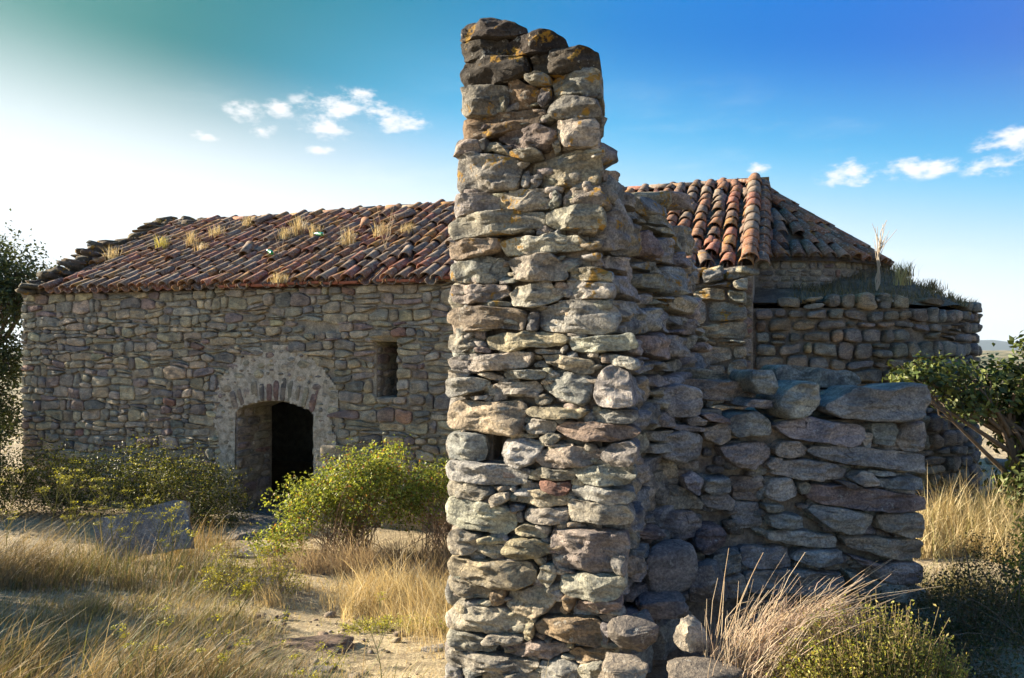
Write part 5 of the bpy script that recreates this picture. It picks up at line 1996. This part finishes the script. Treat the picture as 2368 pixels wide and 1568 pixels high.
bush('leafy_shrub', 'bright leafy sprig at the right edge above the dark shrub', 'bush', G(3.75, 5.3),
     [((3.72, 5.3, 0.32), (0.16, 0.16, 0.2)), ((3.80, 5.35, 0.60), (0.12, 0.12, 0.2))], 900, 0.035, [(0.22, 0.28, 0.05), (0.3, 0.34, 0.08)], nst=14, r0=0.004, per=7, clump=0.03)


def herb(name, label, cx, cy, rx, ry, n, hr, cols, size=0.016, cat='herb', lean=0.15, dens=15):
    """upright leafy sprigs"""
    e = empty(name, G(cx, cy), label, cat)
    P, paths, rad, pc = [], [], [], []
    for k in range(n):
        a, r = nrng.uniform(0, 6.28), math.sqrt(nrng.uniform(0, 1))
        x, y = cx + rx * r * math.cos(a), cy + ry * r * math.sin(a)
        h = nrng.uniform(*hr) * (1.12 - 0.75 * r * r)
        b = np.array([x, y, gz1(x, y)])
        tip = b + np.array([nrng.normal(0.02, lean) * h + 0.25 * rx * math.cos(a) * r, nrng.normal(0, lean) * h, h])
        s = np.linspace(0, 1, 5)[:, None]
        p = b + (tip - b) * s + np.array([0.04, 0, 0]) * h * np.sin(s * 3)
        paths.append(p)
        rad.append(np.linspace(0.0024, 0.0012, 5))
        tt = nrng.uniform(0.25, 1.0, dens)
        pp = np.stack([np.interp(tt, np.linspace(0, 1, 5), p[:, i]) for i in range(3)], -1)
        P.append(pp + nrng.normal(0, 0.013, pp.shape))
        pc.append(np.full(dens, nrng.uniform(0.65, 1.3)))
    P = np.vstack(P)
    m = len(P)
    V, F, C = leaves(P, nrng.normal(size=(m, 3)) + np.array([0, 0, 0.6]), nrng.uniform(0.6, 1.4, m) * size, palette(m, cols) * np.concatenate(pc)[:, None], 0.5)
    obj('leaves', V, F, M_LEAF, e, C)
    V, F, C = tubes(paths, rad, 3, np.array((0.24, 0.19, 0.10)))
    obj('stems', V, F, M_STRAW, e, C)['kind'] = 'stuff'
    return e


HB = [(0.30, 0.32, 0.055), (0.38, 0.37, 0.09), (0.21, 0.24, 0.045), (0.42, 0.35, 0.13)]
herb('green_herb', 'broad olive green herb bush at the bottom right of the dry clump', 1.62, 3.34, 0.36, 0.20, 760, (0.20, 0.42), HB)
herb('green_herb', 'low olive green herb along the bottom edge before the dry clump', 1.36, 3.20, 0.45, 0.10, 420, (0.05, 0.14), HB, 0.014)
herb('green_herb', 'small bright green tuft left of the dry grass clump', 0.92, 3.56, 0.09, 0.08, 110, (0.10, 0.22), [(0.34, 0.38, 0.06), (0.42, 0.42, 0.10)], 0.014)
herb('green_herb', 'yellow green weeds beside the path right of the door steps', -2.55, 7.2, 0.45, 0.35, 190, (0.25, 0.48), [(0.30, 0.30, 0.06), (0.36, 0.32, 0.09), (0.2, 0.22, 0.05)], 0.022)
herb('green_herb', 'pale green weeds low at the edge of the bleached grass', -0.9, 6.0, 0.5, 0.15, 150, (0.06, 0.13), [(0.36, 0.36, 0.10), (0.28, 0.30, 0.07)], 0.018)

# clump of long dry stalks, blown to the right
e = empty('dry_grass_clump', G(1.15, 3.52), 'fan of long bleached dry stalks leaning right before the low wall', 'grass clump')
n = 620
fr = nrng.uniform(0, 1, n)
bx = 0.93 + 0.38 * fr + nrng.normal(0, 0.06, n)
by = 3.52 + nrng.normal(0, 0.08, n)
hh = (0.16 + 0.68 * nrng.uniform(0, 1, n) ** 1.6) * (1 - 0.25 * fr)
ln = hh * (0.08 + 0.85 * fr + nrng.normal(0, 0.13, n))
pos = np.stack([bx, by, gheight(bx, by) - 0.01], -1)
paths, rad, cols_ = [], [], []
for k in range(n):
    s = np.linspace(0, 1, 6)[:, None]
    p = pos[k] + np.c_[ln[k] * s ** nrng.uniform(1.0, 2.2), nrng.normal(0, 0.12) * hh[k] * s, hh[k] * (s - nrng.uniform(0.05, 0.38) * s * s)]
    p[1:] += np.cumsum(nrng.normal(0, 0.010, (5, 3)), 0)
    if nrng.rand() < 0.14:
        p[4:, 2] -= np.array([0.06, 0.16]) * hh[k]
        p[4:, 0] += np.array([0.05, 0.14]) * hh[k]
    paths.append(p)
    rad.append(np.linspace(0.0021, 0.0008, 6) * nrng.uniform(0.5, 1.4))
    cols_.append(palette(1, [(0.70, 0.62, 0.48), (0.60, 0.51, 0.38), (0.50, 0.40, 0.30)])[0])
for k in range(5):                          # a few very long plumes arching over
    s = np.linspace(0, 1, 9)[:, None]
    a_ = ((0.95, 0.80), (0.78, 0.86), (0.9, 0.64), (0.3, 0.92), (0.1, 0.95))[k]
    p = np.array([1.05 + 0.05 * k if k < 3 else 0.95, 3.5, 0.33]) + np.c_[a_[0] * 0.82 * s ** 1.1, 0.02 * s, a_[1] * 0.82 * (s - 0.18 * s * s)]
    paths.append(p)
    rad.append(np.linspace(0.003, 0.001, 9))
    cols_.append(np.array((0.55, 0.43, 0.28)))
V, F, C = tubes(paths, rad, 4, np.array(cols_))
obj('stalks', V, F, M_STRAW, e, C)
m = 8000                                     # tangle of fine side twigs low in the clump
kx = nrng.uniform(0, 1, m)
px_ = 0.95 + 0.60 * kx + nrng.normal(0, 0.06, m)
py_ = 3.54 + nrng.normal(0, 0.08, m)
pz_ = gheight(px_, py_) + np.abs(nrng.normal(0, 1, m)) * 0.12 * (1 - 0.3 * kx) + 0.22 * kx * nrng.uniform(0, 1, m)
hs_ = nrng.uniform(0.03, 0.10, m)
V, F, C = blades(np.stack([px_, py_, pz_], -1), hs_, np.full(m, 0.0035), np.stack([nrng.normal(0.05, 0.05, m), nrng.normal(0, 0.05, m)], -1), palette(m, [(0.42, 0.31, 0.24), (0.34, 0.25, 0.19), (0.52, 0.41, 0.28)]))
obj('side_twigs', V, F, M_STRAW, e, C)


# fennel with flat yellow-green flower heads
def fennel(label, x, y, h, seed, nb=7, lean=0.0, r0=0.006, col=(0.24, 0.25, 0.09), group=None, flower=(0.42, 0.40, 0.05), umb=0.035):
    rg = np.random.RandomState(seed)
    base = np.array(G(x, y))
    e = empty('fennel_plant', tuple(float(v) for v in base), label, 'plant', group)
    s = np.linspace(0, 1, 8)[:, None]
    main = base + np.c_[lean * h * s ** 1.4 + 0.03 * np.sin(s * 4 + seed), rg.normal(0, 0.05) * s, h * s]
    paths, rad, tips = [main], [np.linspace(r0, r0 * 0.45, 8)], [main[-1]]
    for k in range(nb):
        i = rg.randint(2, 7)
        L_ = h * rg.uniform(0.18, 0.36)
        a = rg.uniform(0, 6.28)
        d = np.array([math.cos(a) * 0.55 + lean * 0.5, math.sin(a) * 0.55, 0.85])
        p = main[i] + d * L_ * s + np.array([0, 0, 0.05]) * s * s
        paths.append(p)
        rad.append(np.linspace(r0 * 0.55, r0 * 0.25, 8))
        tips.append(p[-1])
        for _ in range(2):
            a = rg.uniform(0, 6.28)
            q = p[5] + np.array([math.cos(a) * 0.5, math.sin(a) * 0.5, 0.8]) * L_ * 0.4 * s
            paths.append(q)
            rad.append(np.linspace(r0 * 0.3, r0 * 0.2, 8))
            tips.append(q[-1])
    V, F, C = tubes(paths, rad, 4, np.array(col))
    obj('stems', V, F, M_LEAF, e, C)['kind'] = 'stuff'
    P = []
    for t in tips:
        m_ = 13
        P.append(t + np.c_[rg.normal(0, umb * 0.6, (m_, 2)), rg.normal(0, umb * 0.22, m_)])
    P = np.vstack(P)
    V, F, C = leaves(P, nrng.normal(size=P.shape) * 0.4 + np.array([0, 0, 1.0]), np.full(len(P), umb * 0.5), palette(len(P), [flower, tuple(0.7 * v for v in flower)]), 0.8)
    obj('flower_heads', V, F, M_LEAF, e, C)['kind'] = 'stuff'


ORD = ['leftmost', 'second', 'third', 'fourth', 'fifth', 'sixth', 'seventh', 'eighth', 'ninth', 'tenth', 'eleventh', 'twelfth', 'thirteenth', 'fourteenth']
fx = [(20, 8.2, 0.85), (112, 8.0, 1.0), (150, 7.7, 0.95), (182, 7.9, 0.95), (232, 8.1, 0.8), (265, 7.6, 0.9), (300, 7.8, 0.75), (368, 7.9, 1.0), (395, 7.6, 0.75)]
for k, (px, Y, h) in enumerate(fx):
    nm = 'leftmost yellow-flowered fennel before the shaded wall bush' if k == 0 else f'yellow-flowered fennel before the grey slab, {ORD[k]} from the left'
    fennel(nm, (px - CX) / FPX * Y, Y, h, 60 + k, 8, nrng.normal(0.05, 0.08), group='yellow fennel on the left', umb=0.032, flower=(0.34, 0.34, 0.05))
for k, (px, Y, h, ln_) in enumerate([(505, 6.6, 0.50, 0.1), (600, 6.9, 0.42, 0.0), (545, 5.6, 0.35, 0.2)]):
    fennel(['small yellow fennel left of the door steps', 'small yellow fennel at the bleached grass edge', 'low yellow fennel in the path'][k], (px - CX) / FPX * Y, Y, h, 90 + k, 6, ln_, group='small fennel by the path', umb=0.03)
for k, (px, Y, h, ln_) in enumerate([(170, 3.75, 0.55, 0.9), (340, 3.9, 0.80, 0.25), (420, 3.7, 0.45, 1.1), (500, 3.85, 0.50, 0.12), (590, 3.7, 0.45, 0.9), (880, 3.9, 0.52, -0.12), (690, 3.8, 0.38, 0.7)]):
    fennel(f'thin green fennel stalk rising from the bottom edge, {ORD[k]} from the left', (px - CX) / FPX * Y, Y, h, 120 + k, 4, ln_, 0.0035, (0.12, 0.15, 0.05), 'fennel stalks at the bottom edge', umb=0.022)

# ------------------------------------------------------------------ growth on the roofs
def roof_hit(px, py):
    d = np.array([(px - CX) / FPX, 1.0, (HY - py) / FPX])
    o = np.array([0, 0, CAMZ])
    t = ((O3 - o) @ nm3) / (d @ nm3)
    return o + d * t


def tuft(label, p, n, h, spread, cols=STRAW, wd=0.010, name='grass_tuft', group='dry tufts on the roof', cat='grass tuft'):
    pos = p + np.c_[nrng.normal(0, spread, (n, 2)), np.zeros(n)]
    V, F, C = blades(pos, nrng.uniform(0.5, 1.1, n) * h, np.full(n, wd), nrng.normal(0, 0.22, (n, 2)) * h, palette(n, cols))
    o = obj(name, V, F, M_STRAW, None, C, center=np.array(p, float))
    return tag(o, label, cat, group)


tl = [(262, 612, 0.34, 'in the shade of the broken gable'), (378, 588, 0.36, 'yellow green, nearest the broken gable'), (443, 577, 0.36, 'pale, second upright one from the gable'), (470, 588, 0.2, 'small one below the second pale tuft'), (502, 557, 0.30, 'orange one near the ridge'), (576, 530, 0.28, 'highest one, just under the ridge left of centre'), (662, 560, 0.26, 'left half of the broad pale pair'), (692, 552, 0.42, 'tallest pale one in the middle of the roof'), (730, 553, 0.26, 'small one right of the tallest tuft'), (808, 575, 0.38, 'broad golden one with spreading blades'), (884, 560, 0.34, 'pale upright one beside the dead stalks'), (944, 550, 0.26, 'rightmost small one near the pillar'), (1040 - 390, 660, 0.16, 'withered one at the eave edge')]
for k, (px, py, h, lb) in enumerate(tl):
    tuft('dry grass tuft on the tile roof, ' + lb, roof_hit(px, py) + nm3 * 0.04, 90, h, 0.05, STRAW if k != 1 else [(0.34, 0.33, 0.09), (0.45, 0.4, 0.14)])


def dead_weed(label, p, h, n, seed, r0=0.006, group='dead weeds', cols=(0.46, 0.38, 0.27), sp=0.35):
    rg = np.random.RandomState(seed)
    paths, rad = [], []
    s = np.linspace(0, 1, 7)[:, None]
    for k in range(n):
        l_ = h * rg.uniform(0.55, 1.0)
        a = rg.uniform(0, 6.28)
        q = p + np.c_[np.cos(a) * sp * l_ * s ** 1.3 * rg.uniform(0.2, 1), np.sin(a) * sp * l_ * s * rg.uniform(0.2, 1), l_ * s] + np.r_[np.zeros((1, 3)), rg.normal(0, 0.012, (6, 3))]
        paths.append(q)
        rad.append(np.linspace(r0, r0 * 0.4, 7))
        for _ in range(3):
            i = rg.randint(2, 6)
            paths.append(q[i] + np.c_[rg.normal(0, 0.35) * h * 0.3 * s, rg.normal(0, 0.3) * h * 0.3 * s, 0.25 * h * s])
            rad.append(np.linspace(r0 * 0.5, r0 * 0.25, 7))
    V, F, C = tubes(paths, rad, 4, np.array(cols))
    return tag(obj('dead_weed', V, F, M_STRAW, None, C, center=np.array(p, float)), label, 'weed', group)


dead_weed('branching dead weed left of centre on the tile roof', roof_hit(648, 603), 0.55, 3, 1)
dead_weed('long bare dead stalks on the tile roof near the pillar', roof_hit(892, 588), 0.85, 3, 2, 0.008)
dead_weed('grey dead weed hanging at the eave over the wall', roof_hit(643, 664), 0.3, 4, 3)
dead_weed('small dead weed on the roof just below the ridge on the left', roof_hit(540, 540), 0.35, 3, 4)
dead_weed('tall pale dead stalks standing on the apse ledge', cone_pt(0.62, 2.45, 2.66), 0.92, 5, 5, 0.009, cols=(0.52, 0.46, 0.38), sp=0.16)
tuft('yellowish grass tuft on the apse ledge beside the tall stalks', cone_pt(0.80, 2.45, 2.74), 60, 0.38, 0.04, [(0.44, 0.38, 0.18)], 0.008, group='tufts on the apse')
dead_weed('thin bare sprig at the right edge of the apse roof', cone_pt(1.62, 2.5, 2.6), 0.28, 7, 6, 0.004, cols=(0.20, 0.17, 0.12), sp=0.5)
th_ = nrng.uniform(0.25, 2.2, 2600)
r_ = nrng.uniform(RI + 0.02, RA - 0.1, 2600)
pz = np.array([ledge_z(a, b) for a, b in zip(th_, r_)])
pos = np.stack([C2[0] + r_ * (-N2[0] * np.cos(th_) + D2[0] * np.sin(th_)), C2[1] + r_ * (-N2[1] * np.cos(th_) + D2[1] * np.sin(th_)), pz], -1)
V, F, C = blades(pos, nrng.uniform(0.03, 0.15, 2600), np.full(2600, 0.008), nrng.normal(0, 0.05, (2600, 2)), palette(2600, [(0.16, 0.12, 0.06), (0.10, 0.09, 0.04), (0.24, 0.18, 0.09)]))
tag(obj('ledge_grass', V, F, M_STRAW, None, C), 'dark withered grass covering the sloping ledge of the apse', 'grass', kind='stuff')
tuft('blackish brush on the apse silhouette just right of its tiles', cone_pt(1.45, 1.95, 2.98), 160, 0.24, 0.08, [(0.12, 0.10, 0.05), (0.2, 0.15, 0.08)], 0.008, 'brush', 'tufts on the apse')['kind'] = 'stuff'
tuft('short brush on the apse silhouette halfway down its ledge', cone_pt(1.5, 2.35, 2.78), 130, 0.2, 0.07, [(0.12, 0.10, 0.05), (0.2, 0.15, 0.08)], 0.008, 'brush', 'tufts on the apse')


th_ = nrng.uniform(0.15, 2.0, 1500)
r_ = nrng.uniform(RA - 0.2, RA + 0.02, 1500)
k = fbm(np.stack([th_ * 9, th_ * 0, th_ * 0], -1), 2, 77) > -0.1
th_, r_ = th_[k], r_[k]
n = len(th_)
pos = np.stack([C2[0] + r_ * (-N2[0] * np.cos(th_) + D2[0] * np.sin(th_)), C2[1] + r_ * (-N2[1] * np.cos(th_) + D2[1] * np.sin(th_)), np.full(n, 2.47)], -1)
V, F, C = blades(pos, nrng.uniform(0.05, 0.2, n), np.full(n, 0.008), nrng.normal(0, 0.06, (n, 2)), palette(n, [(0.18, 0.14, 0.08), (0.12, 0.11, 0.05), (0.28, 0.22, 0.12)]))
tag(obj('wall_top_grass', V, F, M_STRAW, None, C), 'withered grass along the broken top of the apse wall', 'grass', kind='stuff')


# two green bottles thrown on the roof
def bottle(label, p, yaw):
    m = bpy.data.materials.get('green_glass')
    if m is None:
        m, t, b, out = new_mat('green_glass')
        b.inputs['Base Color'].default_value = (0.02, 0.35, 0.08, 1)
        b.inputs['Roughness'].default_value = 0.12
        b.inputs['Transmission Weight'].default_value = 0.6
        b.inputs['Specular IOR Level'].default_value = 0.5
    prof = [(0.0, 0.0), (0.032, 0.0), (0.034, 0.01), (0.034, 0.14), (0.028, 0.165), (0.014, 0.19), (0.013, 0.235), (0.016, 0.24), (0.0, 0.245)]
    V, F, ns = [], [], 10
    for r, y_ in prof:
        for k in range(ns):
            a = 2 * math.pi * k / ns
            V.append((r * math.cos(a), y_, r * math.sin(a)))
    for i in range(len(prof) - 1):
        for k in range(ns):
            F.append((i * ns + k, i * ns + (k + 1) % ns, (i + 1) * ns + (k + 1) % ns, (i + 1) * ns + k))
    xx = d3 * math.cos(yaw) + up3 * math.sin(yaw)
    yy = up3 * math.cos(yaw) - d3 * math.sin(yaw)
    me = build_mesh('green_bottle', V, F, m)
    o = link('green_bottle', me, p, None, basis(Vector(xx), Vector(yy), Vector(nm3)))
    tag(o, label, 'bottle')


bottle('green bottle lying on the tiles near the roof middle', roof_hit(752, 562) + nm3 * 0.15, 1.2)
bottle('green bottle lying on the tiles below the branching weed', roof_hit(636, 606) + nm3 * 0.15, 0.9)

# ------------------------------------------------------------------ the air between here and the hills
HZB = 9600.0
hv = np.array([(sx_, sy_, sz_) for sz_ in (-16.0, 190.0) for sy_ in (-HZB, HZB) for sx_ in (-HZB, HZB)])
hf = [(0, 2, 3, 1), (4, 5, 7, 6), (0, 1, 5, 4), (2, 6, 7, 3), (0, 4, 6, 2), (1, 3, 7, 5)]
hm = bpy.data.materials.new('haze')
hm.use_nodes = True
ht = NT(hm.node_tree)
ht.n.clear()
ho = ht.node('ShaderNodeOutputMaterial')
hp = ht.node('ShaderNodeVolumePrincipled')
hp.inputs['Color'].default_value = (0.72, 0.85, 1.0, 1)
hp.inputs['Density'].default_value = 0.00007
hp.inputs['Anisotropy'].default_value = 0.2
ht.l.new(hp.outputs[0], ho.inputs['Volume'])
haze = obj('haze', hv, hf, hm, None, smooth=False, center=np.zeros(3))
haze['kind'] = 'stuff'
haze['label'] = 'thin pale blue air over the far hills'
haze['category'] = 'haze'
